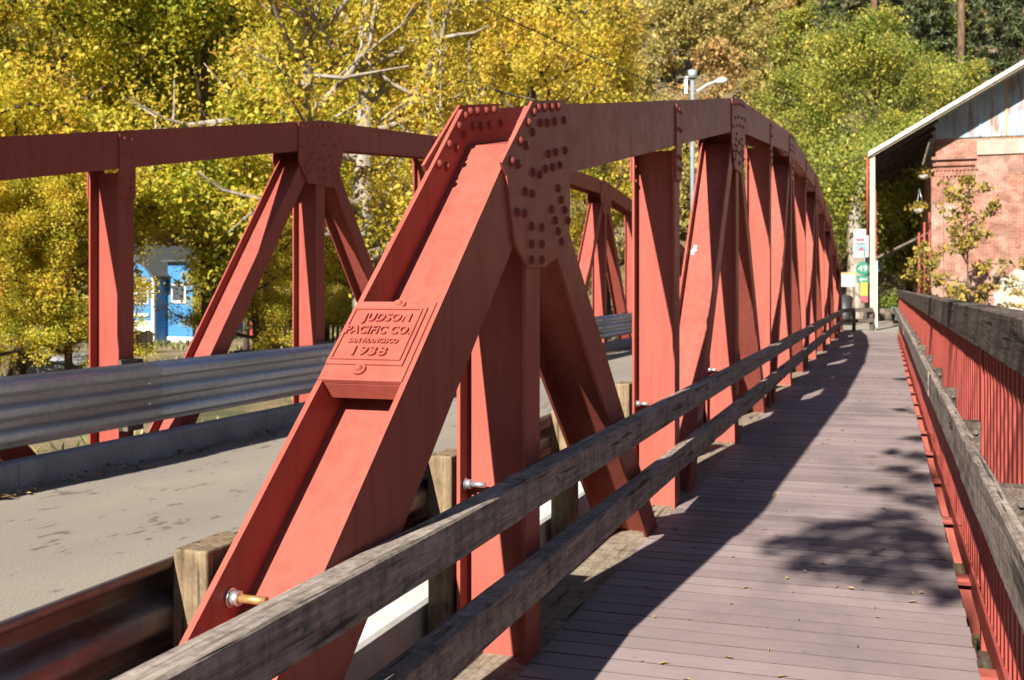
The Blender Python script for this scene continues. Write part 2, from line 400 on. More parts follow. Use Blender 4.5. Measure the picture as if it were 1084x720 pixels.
def make_tree(name, label, cat, seed, H, trunk_r, clear, crown_r, nlimb, leaf_mat, bark_mat, leaf_size, per_clump, clump_r, group=None,
              loc=(0,0,0), rz=0, lean=(0,0), tint_c=.5, tint_s=.2, top_shape=.8, nsub=5, fill=1.0, bare=.0, limb_lift=.12, droop=.25):
    """trunk with limbs and twigs; leaves gather in clumps round the twigs"""
    rng = np.random.default_rng(seed)
    t = MB()
    nT = 10; tp = []; 
    for i in range(nT+1):
        f = i/nT
        tp.append(Vector((lean[0]*f*H + math.sin(f*4+seed)*.12*trunk_r*4, lean[1]*f*H + math.cos(f*3.3+seed)*.12*trunk_r*4, f*H*.92)))
    t.tube(tp, [trunk_r*(1.25 if i == 0 else 1)*(1-.88*(i/nT)**.9) for i in range(nT+1)], 10)
    anchors = []; outs = []
    for k in range(nlimb):
        f = clear + (.97-clear)*((k+.5)/nlimb)
        ip = f*nT; i0 = min(int(ip), nT-1); base = tp[i0].lerp(tp[i0+1], ip-i0)
        ang = k*2.399 + rng.uniform(-.5,.5)
        prof = math.sin(math.pi*min(1, (.16+.84*(f-clear)/(1-clear)))**top_shape)
        Lb = crown_r*(.35+.75*prof)*rng.uniform(.75,1.12)
        up = .15 + .75*(f-clear)/(1-clear)
        pts = limb_path(base, (math.cos(ang), math.sin(ang), up), Lb, rng, 5, .16, limb_lift)
        r0 = trunk_r*(1-.85*f)*.55+.012
        t.tube(pts, [r0*(1-.8*j/5) for j in range(6)], 6, False)
        for j in range(2, 6): anchors.append(pts[j]); outs.append((pts[j]-base).normalized())
        for q in range(nsub):
            jj = rng.integers(1, 5); b0 = pts[jj].lerp(pts[jj+1], rng.uniform())
            dd = (pts[jj+1]-pts[jj]).normalized() + Vector(rng.normal(size=3))*.75 + Vector((0,0,.12))
            sp = limb_path(b0, dd, Lb*rng.uniform(.28,.5), rng, 3, .25, .08)
            t.tube(sp, [r0*.4*(1-.75*j/3)+.004 for j in range(4)], 4, False)
            if rng.uniform() < bare: continue
            for j in (1,2,3): anchors.append(sp[j]); outs.append((sp[j]-base).normalized())
    root = empty(name, loc, label, cat, group, rz)
    t.build('trunk', bark_mat, root, recalc=False)
    A = np.array([tuple(a) for a in anchors]); O = np.array([tuple(o) for o in outs])
    keep = rng.uniform(size=len(A)) < fill; A = A[keep]; O = O[keep]
    n = len(A)*per_clump
    ci = np.repeat(np.arange(len(A)), per_clump)
    off = rng.normal(size=(n,3)); off *= (rng.uniform(.15,1,n)**.6*clump_r/ (np.linalg.norm(off,axis=1)+1e-9))[:,None]; off[:,2] *= .7
    C = A[ci] + off
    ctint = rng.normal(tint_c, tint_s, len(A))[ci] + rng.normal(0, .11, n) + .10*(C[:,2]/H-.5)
    nb = O[ci]*.5 + np.array([0,0,.75])
    me = leaf_mesh('crown', C, nb, leaf_size, rng, ctint, leaf_mat, droop)
    cr = bpy.data.objects.new('crown', me); COL.objects.link(cr); cr.parent = root
    return root

def make_pine(name, label, cat, seed, H, loc, group, spread=.17, clear=.15, leafsize=.55, dense=1.15):
    rng = np.random.default_rng(seed); t = MB()
    t.tube([(0,0,0),(0.05,0,H*.5),(0,0,H)], [H*.014, H*.009, .02] if H < 30 else [.4, .29, .03], 8)
    C = []; O = []
    z = H*clear
    while z < H*.985:
        f = (z/H-clear)/(1-clear); rad = H*spread*(1-f)**.75*(1 if f > .12 else .6+f*3)+.15
        m = 5 if f < .7 else 4
        for k in range(m):
            a = rng.uniform(0, 6.283); L = rad*rng.uniform(.6,1.15)
            dz = -.12+.45*f
            for s in np.linspace(.18, 1, int(5+6*dense)):
                p = np.array([math.cos(a)*L*s, math.sin(a)*L*s, z + dz*L*s + .06*L*s*s])
                for _ in range(int(5*dense)):
                    C.append(p + rng.normal(size=3)*np.array([.22,.22,.13])*(.5+L*.14)); O.append((math.cos(a)*.4, math.sin(a)*.4, .8))
            t.tube([(0,0,z),(math.cos(a)*L, math.sin(a)*L, z+dz*L+.06*L)], [.045,.01], 4, False)
        z += H*.028*rng.uniform(.8,1.3)
    root = empty(name, loc, label, cat, group); t.build('trunk', M['pine_bark'], root, recalc=False)
    C = np.array(C); O = np.array(O)
    me = leaf_mesh('crown', C, O, leafsize, rng, rng.normal(.45,.24,len(C)), M['needle'], .05, .2)
    cr = bpy.data.objects.new('crown', me); COL.objects.link(cr); cr.parent = root
    return root

# ================================================================== STEEL TRUSSES
PAN = 3.28; Y0 = 4.25
def top_z(y):          # chord centre line
    P = [(Y0, 2.08), (Y0+2*PAN, 3.18), (Y0+4*PAN, 3.70), (Y0+6*PAN, 3.70), (Y0+8*PAN, 3.18), (Y0+10*PAN, 2.08)]
    for (a, za), (b, zb) in zip(P, P[1:]):
        if y <= b + 1e-6: return za + (zb-za)*(y-a)/(b-a)
    return P[-1][1]
BOT = -.72
def wsec(p0, p1, fw, xi, xo, tf=.016, tw=.012, web_off=0.0, inset=0.0):
    """W section from p0 to p1 (y,z), flanges in the truss plane at xi and xo, web between"""
    m = MB(); y0, z0 = p0; y1, z1 = p1
    L = math.hypot(y1-y0, z1-z0); dy, dz = (y1-y0)/L, (z1-z0)/L; ny, nz = -dz, dy
    def Q(t, n): return (y0+dy*t+ny*n, z0+dz*t+nz*n)
    fl = [Q(0,-fw/2), Q(L,-fw/2), Q(L,fw/2), Q(0,fw/2)]
    s = 1 if xo > xi else -1
    m.prism(fl, xo - s*tf, xo); m.prism(fl, xi, xi + s*tf)
    wb = [Q(0,web_off-tw/2), Q(L,web_off-tw/2), Q(L,web_off+tw/2), Q(0,web_off+tw/2)]
    m.prism(wb, xi + s*tf*.98, xo - s*tf*.98)
    return m
def poly_mitre(pl, n):
    """offset polyline pl sideways by n (y,z), mitred"""
    out = []
    for i, (y, z) in enumerate(pl):
        ds = []
        if i > 0: ds.append(Vector((pl[i][0]-pl[i-1][0], pl[i][1]-pl[i-1][1])).normalized())
        if i < len(pl)-1: ds.append(Vector((pl[i+1][0]-pl[i][0], pl[i+1][1]-pl[i][1])).normalized())
        nn = [Vector((-d.y, d.x)) for d in ds]
        a = sum(nn, Vector((0,0))).normalized(); k = n/a.dot(nn[0])
        out.append((y + a.x*k, z + a.y*k))
    return out

# rivet places (y,z) on the near end gusset, read off the plate
PX = [(564.6,119),(558.8,130),(550,149.6),(541,171),(563.2,140),(556.6,154),(547.8,174),(569,114.5),(575.5,114.2),(583.5,113.8),(590.4,113.1),
 (571.6,130.3),(578.6,130.3),(586.5,129),(596.5,127.3),(580.2,163),(587.8,161.3),(598,159.4),(563.7,182.5),(570.8,185.2),(577,179),(584.6,177),(592.3,175.2),
 (555.5,203),(563,205.2),(590.4,199.7),(547,224.7),(554.7,226.3),(583.8,221.7),(597.5,222.5),(593.7,211.7),(587.5,233.7),(600.8,233.7),
 (562.5,239.7),(573.3,240.8),(590.8,245),(562.5,258.3),(573.3,258.7),(594.2,255.8),(562.5,275.3),(573.3,275.3)]
def on_plane(u, v, X):
    xc = (u-542)/F_PX; yc = (v-304)/F_PX; s, c = math.sin(YAW), math.cos(YAW); t = X/(-s+xc*c)
    return (t*(c+xc*s), CAM_H - t*yc)
RIV = [on_plane(u, v, -1.333) for u, v in PX]
GUS = [on_plane(u, v, -1.333) for u, v in [(564,107),(599,105.6),(603.5,178),(603.5,238),(592,271),(577,283),(559,283),(545,256),(536.5,186),(531.5,172)]]

def make_truss(xi, xo, red, label, near):
    """xi: face towards the road, xo: outer face of the members (xi, xo may run either way)"""
    root = empty('steel_truss', ((xi+xo)/2, 20.65, 0), label, 'bridge truss', 'red steel bridge trusses')
    def B(m, name, parent=None):
        o = m.build(name, red, parent or root)
        o.matrix_parent_inverse = Matrix.Translation(-Vector(root.location)) if parent is None else Matrix.Identity(4)
        return o
    s = 1 if xo > xi else -1
    U = [(Y0+2*k*PAN, top_z(Y0+2*k*PAN)) for k in range(6)]
    Ln = [(Y0+(2*k-1)*PAN, BOT) for k in range(7)]
    # end posts and chord are one mitred run; end posts part, five chord lengths part
    run = [Ln[0]] + U + [Ln[6]]
    fw = .306; up = poly_mitre(run, fw/2); dn = poly_mitre(run, -fw/2)
    wu = poly_mitre(run, .004); wd = poly_mitre(run, -.010)
    tf = .018
    for i in range(len(run)-1):
        m = MB()
        fl = [dn[i], dn[i+1], up[i+1], up[i]]
        m.prism(fl, xo - s*tf, xo); m.prism(fl, xi, xi + s*tf)
        m.prism([wd[i], wd[i+1], wu[i+1], wu[i]], xi + s*tf*.97, xo - s*tf*.97)
        nm = 'end_post' if i in (0, len(run)-2) else 'top_chord'
        if nm == 'end_post' and near and i == 0:
            pass
        B(m, nm)
    # verticals
    for k in range(11):
        y = Y0 + k*PAN; zt = top_z(y) - .19
        if k in (0, 10): zt -= .0
        m = wsec((y, BOT), (y, zt), .19, xi + s*.003, xo - s*.003, .015, .011)
        v = B(m, 'vertical_post')
    # diagonals
    for k in range(6):
        for j in (k, k+1):
            if (k == 0 and j == 0) or (k == 5 and j == 6): continue
            a = Vector((U[k][0], U[k][1])); b = Vector((Ln[j][0], Ln[j][1])); d = (b-a).normalized()
            a2 = a + d*.42
            m = wsec(tuple(a2), tuple(b), .215 if k in (0,5) else .195, xi + s*.006, xo - s*.006, .015, .011)
            B(m, 'diagonal')
    # bottom chord and lower gussets
    m = wsec((Ln[0][0]-.2, BOT), (Ln[6][0]+.2, BOT), .30, xi + s*.0, xo - s*.0, .018, .012); B(m, 'bottom_chord')
    # plates with their rivets
    def rivet_dome(m, y, z, x, sx): m.dome((x, y, z), (sx,0,0), .0195, .016, 9, 3)
    def mirror(P): return [(2*(Y0+5*PAN)-y, z) for y, z in P]
    g = .012
    for side in (0, 1):
        xf = xo if side == 0 else xi; sx = s if side == 0 else -s
        for end in (0, 1):
            poly = GUS if end == 0 else mirror(GUS); rv = RIV if end == 0 else mirror(RIV)
            m = MB(); m.prism(poly, xf + sx*.0005, xf + sx*g)
            if near and end == 0:
                go = B(m, 'gusset_plate')
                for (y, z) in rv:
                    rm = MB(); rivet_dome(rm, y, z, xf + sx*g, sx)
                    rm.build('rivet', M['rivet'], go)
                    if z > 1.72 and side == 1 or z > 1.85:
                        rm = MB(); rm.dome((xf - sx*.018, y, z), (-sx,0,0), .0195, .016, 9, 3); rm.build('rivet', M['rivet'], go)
            else:
                for (y, z) in rv:
                    rivet_dome(m, y, z, xf + sx*g, sx)
                    if z > 1.85: m.dome((xf - sx*.018, y, z), (-sx,0,0), .0195, .016, 7, 2)
                B(m, 'gusset_plate')
        for k in range(1, 5):
            y, z = U[k]; w = .50; zl = top_z(y-w)+.155; zr = top_z(y+w)+.155
            poly = [(y-w, zl), (y, z+.157), (y+w, zr), (y+w, top_z(y+w)-.26), (y+.30, z-.56), (y-.30, z-.56), (y-w, top_z(y-w)-.26)]
            m = MB(); m.prism(poly, xf + sx*.0005, xf + sx*g)
            rr = []
            for q in range(8):
                yy = y-.43+q*.123
                rr.append((yy, top_z(yy)+.10)); rr.append((yy, top_z(yy)-.03 if q % 2 else top_z(yy)-.11))
            for q in range(3):
                rr.append((y-.05, z-.28-q*.10)); rr.append((y+.05, z-.28-q*.10))
            for q in range(4):
                rr += [(y-.20-q*.055, z-.22-q*.06), (y+.20+q*.055, z-.22-q*.06), (y-.17-q*.05, z-.34-q*.045), (y+.17+q*.05, z-.34-q*.045)]
            for yy, zz in rr: m.dome((xf+sx*g, yy, zz), (sx,0,0), .019, .015, 8, 2)
            B(m, 'gusset_plate')
        for k in range(1, 10, 2):
            y = Y0+k*PAN; z = top_z(y); m = MB()
            sl = (top_z(y+.1)-top_z(y-.1))/.2
            m.prism([(y-.10, z+.13-sl*.1), (y+.10, z+.13+sl*.1), (y+.10, z-.40), (y-.10, z-.40)], xf+sx*.0005, xf+sx*g)
            for zz in (z+.08, z-.05, z-.24, z-.32):
                for dy in (-.045, .045): m.dome((xf+sx*g, y+dy, zz), (sx,0,0), .019, .015, 8, 2)
            B(m, 'splice_plate')
        # rivet rows near the top of each vertical's flange tips and foot plates at the deck
    # small rivets on the inner side of verticals under the chord (lit heads)
    for k in range(11):
        y = Y0+k*PAN; z = top_z(y)-.30; m = MB()
        for zz in (z, z-.10):
            m.dome((xi+s*.018, y-.06, zz), (s,0,0), .017, .014, 8, 2); m.dome((xi+s*.018, y+.06, zz), (s,0,0), .017, .014, 8, 2)
        B(m, 'rivet_row')
    return root

XI, XO = -1.645, -1.345
near = make_truss(XI, XO, M['red'], 'red riveted steel truss between the walkway and the road, bearing the maker plaque', True)
FXI, FXO = -5.88, -6.18
far = make_truss(FXI, FXO, M['red_far'], 'red riveted steel truss on the far side of the road, behind the long guardrail', False)

# sticker remnant and plaque on the near end post
SL = math.atan2(2.08-BOT, PAN)
def ep(y_c, n, x):     # point on the end post: distance along given by y on centre line, n perpendicular (up-left)
    z_c = 2.08 + (y_c-Y0)*math.tan(SL)
    return Vector((x, y_c - math.sin(SL)*n, z_c + math.cos(SL)*n))
plq = MB()
nT = .153
def plate(m, y0, y1, x0, x1, n0, n1):
    m.hexa([ep(y0,n0,x0), ep(y0,n0,x1), ep(y1,n0,x1), ep(y1,n0,x0), ep(y0,n1,x0), ep(y0,n1,x1), ep(y1,n1,x1), ep(y1,n1,x0)])
# carrier plate sits on the flange tips; raised border and letters on it
ya, yb = 3.148, 3.350
plate(plq, ya-.048, yb+.024, XI+.003, XO-.016, nT-.012, nT+.006)
plate(plq, ya-.048, ya-.040, XI+.02, XO-.02, nT-.075, nT-.0125)
PL = near
def under(o, root): o.matrix_parent_inverse = Matrix.Translation(-Vector(root.location)); return o
plaque = under(plq.build('plaque', M['red'], near, bevel=.002), near)
pb = MB(); plate(pb, ya, yb, XI+.006, XO-.034, nT+.0055, nT+.013)
plate_face = pb.build('name_plate', M['red'], plaque, bevel=.002)
bd = MB(); n0, n1 = nT+.0125, nT+.0185
xa, xb = XI+.016, XO-.046; yA, yB = ya+.012, yb-.010
plate(bd, yA, yA+.004, xa, xb, n0, n1); plate(bd, yB-.004, yB, xa, xb, n0, n1)
plate(bd, yA+.005, yB-.005, xa, xa+.006, n0, n1); plate(bd, yA+.005, yB-.005, xb-.006, xb, n0, n1)
bd.build('border', M['red'], plaque)
for yy, xx in ((ya-.016, -1.515), (yb+.010, -1.485)):
    lug = MB(); c = ep(yy, nT+.005, xx); nrm = Vector((0, -math.sin(SL), math.cos(SL)))
    lug.tube([c, c+nrm*.010], .021, 14); lug.dome(c+nrm*.010, nrm, .013, .012, 10, 3); lug.build('plaque_bolt', M['red'], plaque)

def text_mesh(txt, size, extrude, name, material, parent, matrix, sx=1.0, bevel=0.0, shear=0.0, align='CENTER'):
    cu = bpy.data.curves.new(name, 'FONT'); cu.body = txt; cu.size = size; cu.extrude = extrude; cu.align_x = align; cu.align_y = 'CENTER'
    cu.bevel_depth = bevel; cu.bevel_resolution = 1; cu.shear = shear; cu.space_character = 1.08; cu.resolution_u = 4; cu.offset = 0 if name == 'lettering' else size*.012
    tmp = bpy.data.objects.new(name, cu); COL.objects.link(tmp)
    dg = bpy.context.evaluated_depsgraph_get(); me = bpy.data.meshes.new_from_object(tmp.evaluated_get(dg))
    bpy.data.objects.remove(tmp); 
    w0 = max(v.co.x for v in me.vertices)-min(v.co.x for v in me.vertices)
    me.transform(Matrix.Diagonal((sx/w0 if sx < .999 else 1,1,1,1))); me.transform(matrix)
    me.materials.clear(); me.materials.append(material)
    o = bpy.data.objects.new(name, me); COL.objects.link(o)
    if parent: o.parent = parent
    return o
ax = Vector((1,0,0)); ay = Vector((0, math.cos(SL), math.sin(SL))); az = Vector((0,-math.sin(SL), math.cos(SL)))
def plaque_m(f, xx):
    c = ep(ya+(yb-ya)*f, nT+.0165, xx)
    return Matrix(((ax.x,ay.x,az.x,c.x),(ax.y,ay.y,az.y,c.y),(ax.z,ay.z,az.z,c.z),(0,0,0,1)))
xm = (xa+xb)/2
for txt, size, f, wd_ in (('JUDSON', .050, .775, .165), ('PACIFIC CO.', .050, .555, .222), ('SAN FRANCISCO', .027, .375, .170), ('1938', .054, .195, .115)):
    text_mesh(txt, size, .0042 if size > .04 else .0022, 'lettering', M['red'], plaque, plaque_m(f, xm+(.012 if txt == 'JUDSON' else 0)), wd_, .0008, .0)

dv = Vector((0, Y0+PAN-(Y0+2*PAN), BOT-top_z(Y0+2*PAN))).normalized(); nv = Vector((0, dv.z, -dv.y)); nv = nv if nv.y < 0 else -nv
m = MB(); c0 = Vector((-1.579, Y0+2*PAN, top_z(Y0+2*PAN))) + dv*((top_z(Y0+2*PAN)-1.82)/-dv.z) + nv*.0075
sp_ = [(-.022,-.05),(.004,-.055),(.0,-.02),(.026,.0),(.012,.02),(.022,.055),(-.006,.06),(-.012,.015),(-.028,.0)]
m.quad([c0 + Vector((1,0,0))*a - dv*b for a, b in sp_]); under(m.build('sticker_scrap', M['white'], near, recalc=False), near)
# guardrail bolts through the near inner flanges: hex nut, washer, threaded end
def bolt_through(p, parent, root, L=.10, brass=False):
    a = MB(); p = Vector(p)
    a.tube([p, p+Vector((.006,0,0))], .026, 14); a.tube([p+Vector((.006,0,0)), p+Vector((.030,0,0))], .021, 6)
    o = a.build('bolt_nut', M['steel'], root); under(o, root)
    b = MB(); b.tube([p+Vector((.030,0,0)), p+Vector((.030+L,0,0))], .0115, 10); b.build('bolt_shank', M['brass'] if brass else M['steel'], o)
bolt_through((XI+.018, 2.50, .685), None, near, .08, True)
for k in range(0, 10):
    bolt_through((XI+.018, Y0+k*PAN-.045, .695), None, near, .06)
for k in (1, 3, 5, 7): bolt_through((XI+.021, Y0+k*PAN+1.9, .70), None, near, .06)

# ================================================================== ROAD, KERBS, GUARDRAILS
ROADZ = .10
def sheet(name, material, xs, ys, zf):
    nx, ny = len(xs), len(ys)
    V = [(x, y, zf(x, y)) for y in ys for x in xs]
    Fc = [(j*nx+i, j*nx+i+1, (j+1)*nx+i+1, (j+1)*nx+i) for j in range(ny-1) for i in range(nx-1)]
    me = bpy.data.meshes.new(name); me.from_pydata(V, [], Fc); me.polygons.foreach_set('use_smooth', [True]*len(Fc)); me.materials.append(material)
    o = bpy.data.objects.new(name, me); COL.objects.link(o); return o
m = MB(); m.box(-5.62, -1.95, -14, 41, -.12, ROADZ); struct(m.build('road', M['road']))
kb = MB(); kb.prism([(-5.78,-.1),(-5.60,-.1),(-5.612,.275),(-5.63,.30),(-5.75,.30),(-5.78,.27)], -3, 6.05, 'y'); struct(kb.build('kerb', M['concrete']))
for a, b in ((6.056, 12.4), (12.406, 18.6), (18.606, 24.8), (24.806, 31), (31.006, 37.2)):
    kb = MB(); kb.prism([(-5.78,-.1),(-5.60,-.1),(-5.612,.275),(-5.63,.30),(-5.75,.30),(-5.78,.27)], a, b, 'y'); struct(kb.build('kerb', M['concrete']))
kb = MB(); kb.prism([(-1.955,-.35),(-1.945,.185),(-1.93,.20),(-1.815,.20),(-1.80,.185),(-1.795,-.35)], -3, 39, 'y'); struct(kb.build('kerb', simple('pale_kerb_concrete', (.47,.465,.44), .9, 0, .14, 5, .2)))

def thrie(x_face, sgn, y0, y1, z0, name_mat, parent, root, Ht=.506):
    """three-ridged guardrail beam; sgn = side its ridges face"""
    m = MB(); prof = []
    n = 36
    for i in range(n+1):
        t = i/n; c = math.cos(2*math.pi*3*t); cc = max(-1, min(1, c*1.9))
        prof.append((x_face - sgn*.041*(1+cc), z0 + Ht*t))
    ys = np.arange(y0, y1+.01, (y1-y0)/max(2, int((y1-y0)/2)))
    th = .004
    n0 = 0
    for y in ys:
        for (x, z) in prof: m.v.append((x, y, z))
    k = n+1
    for j in range(len(ys)-1):
        for i in range(n): m.f.append((j*k+i, j*k+i+1, (j+1)*k+i+1, (j+1)*k+i)); m.sm.append(True)
    o = m.build('beam', name_mat, parent)
    sd = o.modifiers.new('gauge', 'SOLIDIFY'); sd.thickness = .005; sd.offset = 0
    under(o, root); return o
gl = empty('guardrail', (-5.75, 18, ROADZ), 'galvanised three-ridged steel guardrail along the far side of the road, over the concrete kerb', 'guardrail')
for a, b, e in ((-2, 7.75, .006), (7.65, 15.1, 0), (15.0, 23, .006), (22.9, 30.6, .006), (30.5, 38.5, 0)):
    thrie(-5.70+e, 1, a, b, .375, M['galv'], gl, gl)
for k in range(11):
    y = Y0+k*PAN; m = MB(); m.box(-5.876, -5.788, y-.10, y+.10, .33, .90+.01*(k % 2)); under(m.build('block', M['fence'], gl, bevel=.006), gl)
for k in range(0, 10, 1):
    y = Y0+(k+.5)*PAN; m = MB(); m.box(-5.876, -5.788, y-.09, y+.09, .40, .895); under(m.build('block', M['fence'], gl, bevel=.006), gl)
for y in (7.70, 15.05, 22.95, 30.55):
    for zz in (.46, .54, .63, .71, .80):
        m = MB(); m.dome((-5.74 if zz not in (.54,.71) else -5.742, y+(.06 if zz in (.46,.63,.80) else -.06), zz), (1,0,0), .018, .014, 8, 3); under(m.build('bolt', M['steel'], gl), gl)
for y in (10.81, 4.25, 17.37):
    for zz in (.545, .712):
        m = MB(); m.dome((-5.773, y-.2, zz), (1,0,0), .016, .014, 8, 3); under(m.build('bolt', M['steel'], gl), gl)
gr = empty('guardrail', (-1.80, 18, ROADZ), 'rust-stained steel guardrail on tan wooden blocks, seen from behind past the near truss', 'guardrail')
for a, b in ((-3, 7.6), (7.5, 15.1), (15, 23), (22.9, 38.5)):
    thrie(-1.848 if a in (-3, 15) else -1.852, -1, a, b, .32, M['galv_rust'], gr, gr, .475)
for y in [2.55] + [Y0+k*PAN for k in range(10)] + [Y0+k*PAN+1.75 for k in (0,1,2,3,4,5,6,7)]:
    m = MB(); m.box(-1.765, XI-.016, y-.105, y+.105, .05, .825+.012*math.sin(y*7)); under(m.build('block', M['block'], gr, bevel=.006), gr)

# ================================================================== WALKWAY
def walkway():
    m = MB(); tint = []
    y = -3.0; rng = random.Random(3)
    while y < 38.2:
        w = .1425; g = .0105
        z = rng.uniform(-.0012, .0012); x1 = .353 + rng.uniform(-.004, .004); x0 = -1.338
        n = len(m.v)
        m.hexa([(x0,y,z-.035),(x1,y,z-.035),(x1,y+w,z-.035),(x0,y+w,z-.035),(x0,y,z),(x1,y,z),(x1,y+w,z),(x0,y+w,z)])
        tint += [rng.random()]*8; y += w+g
    o = m.build('walkway', M['deck'], bevel=0)
    a = o.data.attributes.new('tint', 'FLOAT', 'POINT'); a.data.foreach_set('value', tint)
    me_ = o.data; me_.materials.append(simple('grimy_board_edge', (.075,.058,.054), .9, 0, .3, 30))
    for p_ in me_.polygons:
        if abs(p_.normal.y) > .7: p_.material_index = 1
    struct(o)
walkway()
# timber stringers carrying the boards, and the long plank beside the truss
fr = empty('floor_frame', (-.5, 18, -.3), 'floor framing under the bridge walkway: red steel outriggers, timber stringers and edge plank', 'bridge framing')
for x in (-1.1, -.45, .18):
    m = MB(); m.box(x-.05, x+.05, -3, 38.1, -.33, -.037); under(m.build('stringer', M['wood'], fr), fr)
for a, b in ((-3, 5.15), (5.156, 11.2), (11.206, 17.3), (17.306, 23.4), (23.406, 38)):
    m = MB(); m.box(-1.64, -1.3395, a, b, -.06, -.002 - (.004 if a == 5.156 else 0)); under(m.build('edge_plank', M['plank'], fr), fr)
for k in range(25):
    y = -1.5 + k*1.55
    m = MB(); m.box(-1.3, .52, y-.07, y-.055, -.30, -.04); m.box(-1.3, .52, y+.015, y+.03, -.30, -.04)
    m.box(-1.3, .52, y-.12, y-.055, -.04+.0, -.038+.0)
    m.box(.20, .50, y+.031, y+.36, -.30, -.285); m.box(.20, .52, y+.031, y+.12, -.05, -.040)
    under(m.build('outrigger', M['red'], fr), fr)
for k in range(11):
    y = Y0+k*PAN
    m = wsec((0,0),(1,0),.2,0,1) if False else MB(); m.box(-6.1, -1.35, y-.09, y+.09, -.55, -.52); m.box(-6.1, -1.35, y-.09, y+.09, -1.0, -.97); m.box(-6.1, -1.35, y-.006, y+.006, -.97, -.55)
    under(m.build('floor_beam', M['red_far'], fr), fr)

# ---- left timber rails bolted to the truss
def plank_rail(m, x0, x1, y0, y1, z0, z1, seed, amp=.0022, seg=.35):
    rng = random.Random(seed); n = max(2, int((y1-y0)/seg)); ch = .007
    prof = [(x0+ch,z0),(x1-ch,z0),(x1,z0+ch),(x1,z1-ch),(x1-ch,z1),(x0+ch,z1),(x0,z1-ch),(x0,z0+ch)]
    base = len(m.v); k = len(prof)
    for j in range(n+1):
        y = y0+(y1-y0)*j/n; dz = rng.uniform(-amp,amp)*.6; dx = rng.uniform(-amp,amp)*.4
        for (x, z) in prof: m.v.append((x+dx+rng.uniform(-amp,amp)*.35, y, z+dz+rng.uniform(-amp,amp)*.45))
    for j in range(n):
        for i in range(k): m.f.append((base+j*k+i, base+j*k+(i+1) % k, base+(j+1)*k+(i+1) % k, base+(j+1)*k+i)); m.sm.append(False)
    m.f.append(tuple(base+i for i in range(k))); m.sm.append(False)
    m.f.append(tuple(base+n*k+i for i in range(k))[::-1]); m.sm.append(False)
rl = empty('timber_railing', (-1.29, 18, 0), 'two weathered grey timber rails along the left of the walkway, bolted to the red truss', 'railing')
segs = [(-1.5, 3.86), (3.864, 8.35), (8.356, 14.6), (14.605, 20.9), (20.905, 27.2), (27.205, 33.4), (33.405, 38.0)]
for i, (a, b) in enumerate(segs):
    for q, (z0, z1) in enumerate(((.652, .787), (.298, .432))):
        m = MB(); dz = .004*math.sin(i*2.1+q); dx = .003*math.cos(i*1.7+q)
        aa, bb = (a, b) if q == 0 else (a + (.55 if i else 0), b+.55 if i < 6 else b)
        plank_rail(m, -1.338+dx, -1.248+dx, aa, bb, z0+dz, z1+dz, i*2+q)
        under(m.build('rail', M['wood'], rl), rl)
for y in [2.2] + [Y0+k*PAN for k in range(11)]:
    for zz in (.72, .365):
        m = MB(); m.dome((-1.247, y+.02, zz), (1,0,0), .014, .007, 10, 2); under(m.build('bolt_head', M['dull_bolt'], rl), rl)
# returned end of the rail at the far end of the walkway
rt = empty('timber_railing', (-.8, 39, 0), 'short dark timber railing on two posts returning across the far end of the walkway', 'railing')
for z0, z1 in ((.655, .785), (.30, .42)):
    m = MB(); m.obox((-1.28, 38.02, (z0+z1)/2), (-.98, 39.2, (z0+z1)/2), .07, z1-z0); m.obox((-.985, 39.2, (z0+z1)/2+.002), (-.36, 39.45, (z0+z1)/2+.002), .07, z1-z0); under(m.build('rail', M['cap_wood'], rt), rt)
for x, y in ((-.98, 39.28), (-.42, 39.50)):
    m = MB(); m.box(x-.06, x+.06, y, y+.12, -.1, .80); under(m.build('post', M['cap_wood'], rt), rt)

# ---- right picket railing
pr = empty('picket_railing', (.5, 18, 0), 'red picket railing right of the walkway with dark timber cap and grey rub rail', 'railing')
caps = [(-2, 4.02), (4.03, 9.9), (9.906, 16), (16.006, 22), (22.006, 28.2), (28.206, 34), (34.006, 39.6)]
for i, (a, b) in enumerate(caps):
    m = MB(); plank_rail(m, .44, .585, a, b, 1.195+.004*math.sin(i*3), 1.395+.004*math.sin(i*3), 40+i, .003); under(m.build('cap_rail', M['cap_wood'], pr), pr)
rubs = [(-2, 5.35), (5.36, 9.2), (9.21, 15), (15.01, 21), (21.01, 27), (27.01, 33), (33.01, 39.2)]
for i, (a, b) in enumerate(rubs):
    m = MB(); plank_rail(m, .325+.006*(i % 2), .372+.006*(i % 2), a, b, .64, .835, 60+i, .0025); under(m.build('rub_rail', M['wood'], pr), pr)
pk = None; pm = MB(); pm.box(.468, .505, -.034, .034, -.06, 1.192)
nP = 0; rest = MB()
y = .6
posts = [2.2+k*1.95 for k in range(20)]
while y < 39.2:
    if all(abs(y-p) > .08 for p in posts):
        if y > 3.0 and nP < 100:
            if pk is None:
                pk = pm.build('picket', M['picket'], pr); pk.matrix_parent_inverse = Matrix.Translation(-Vector(pr.location)); pk.location = (0, y, 0)
            else:
                c = dup(pk, pr); c.location = (0, y, 0)
            nP += 1
        else: rest.box(.468, .505, y-.034, y+.034, -.06, 1.192)
    y += .155
ro = rest.build('picket_run', M['picket'], pr); under(ro, pr); ro['kind'] = 'stuff'
for p in posts:
    m = MB(); m.box(.466, .545, p-.04, p+.04, -.35, 1.193); under(m.build('post', M['picket'], pr, bevel=.004), pr)
    b = MB(); b.box(.373, .4655, p-.05, p+.05, .665, .815); bo = under(b.build('block', M['cap_wood'], pr, bevel=.005), pr)
    c = MB(); c.tube([(.44, p-.0515, .765),(.44, p-.068, .765)], .013, 6)
    under(c.build('bolt', M['dull_bolt'], pr), pr)
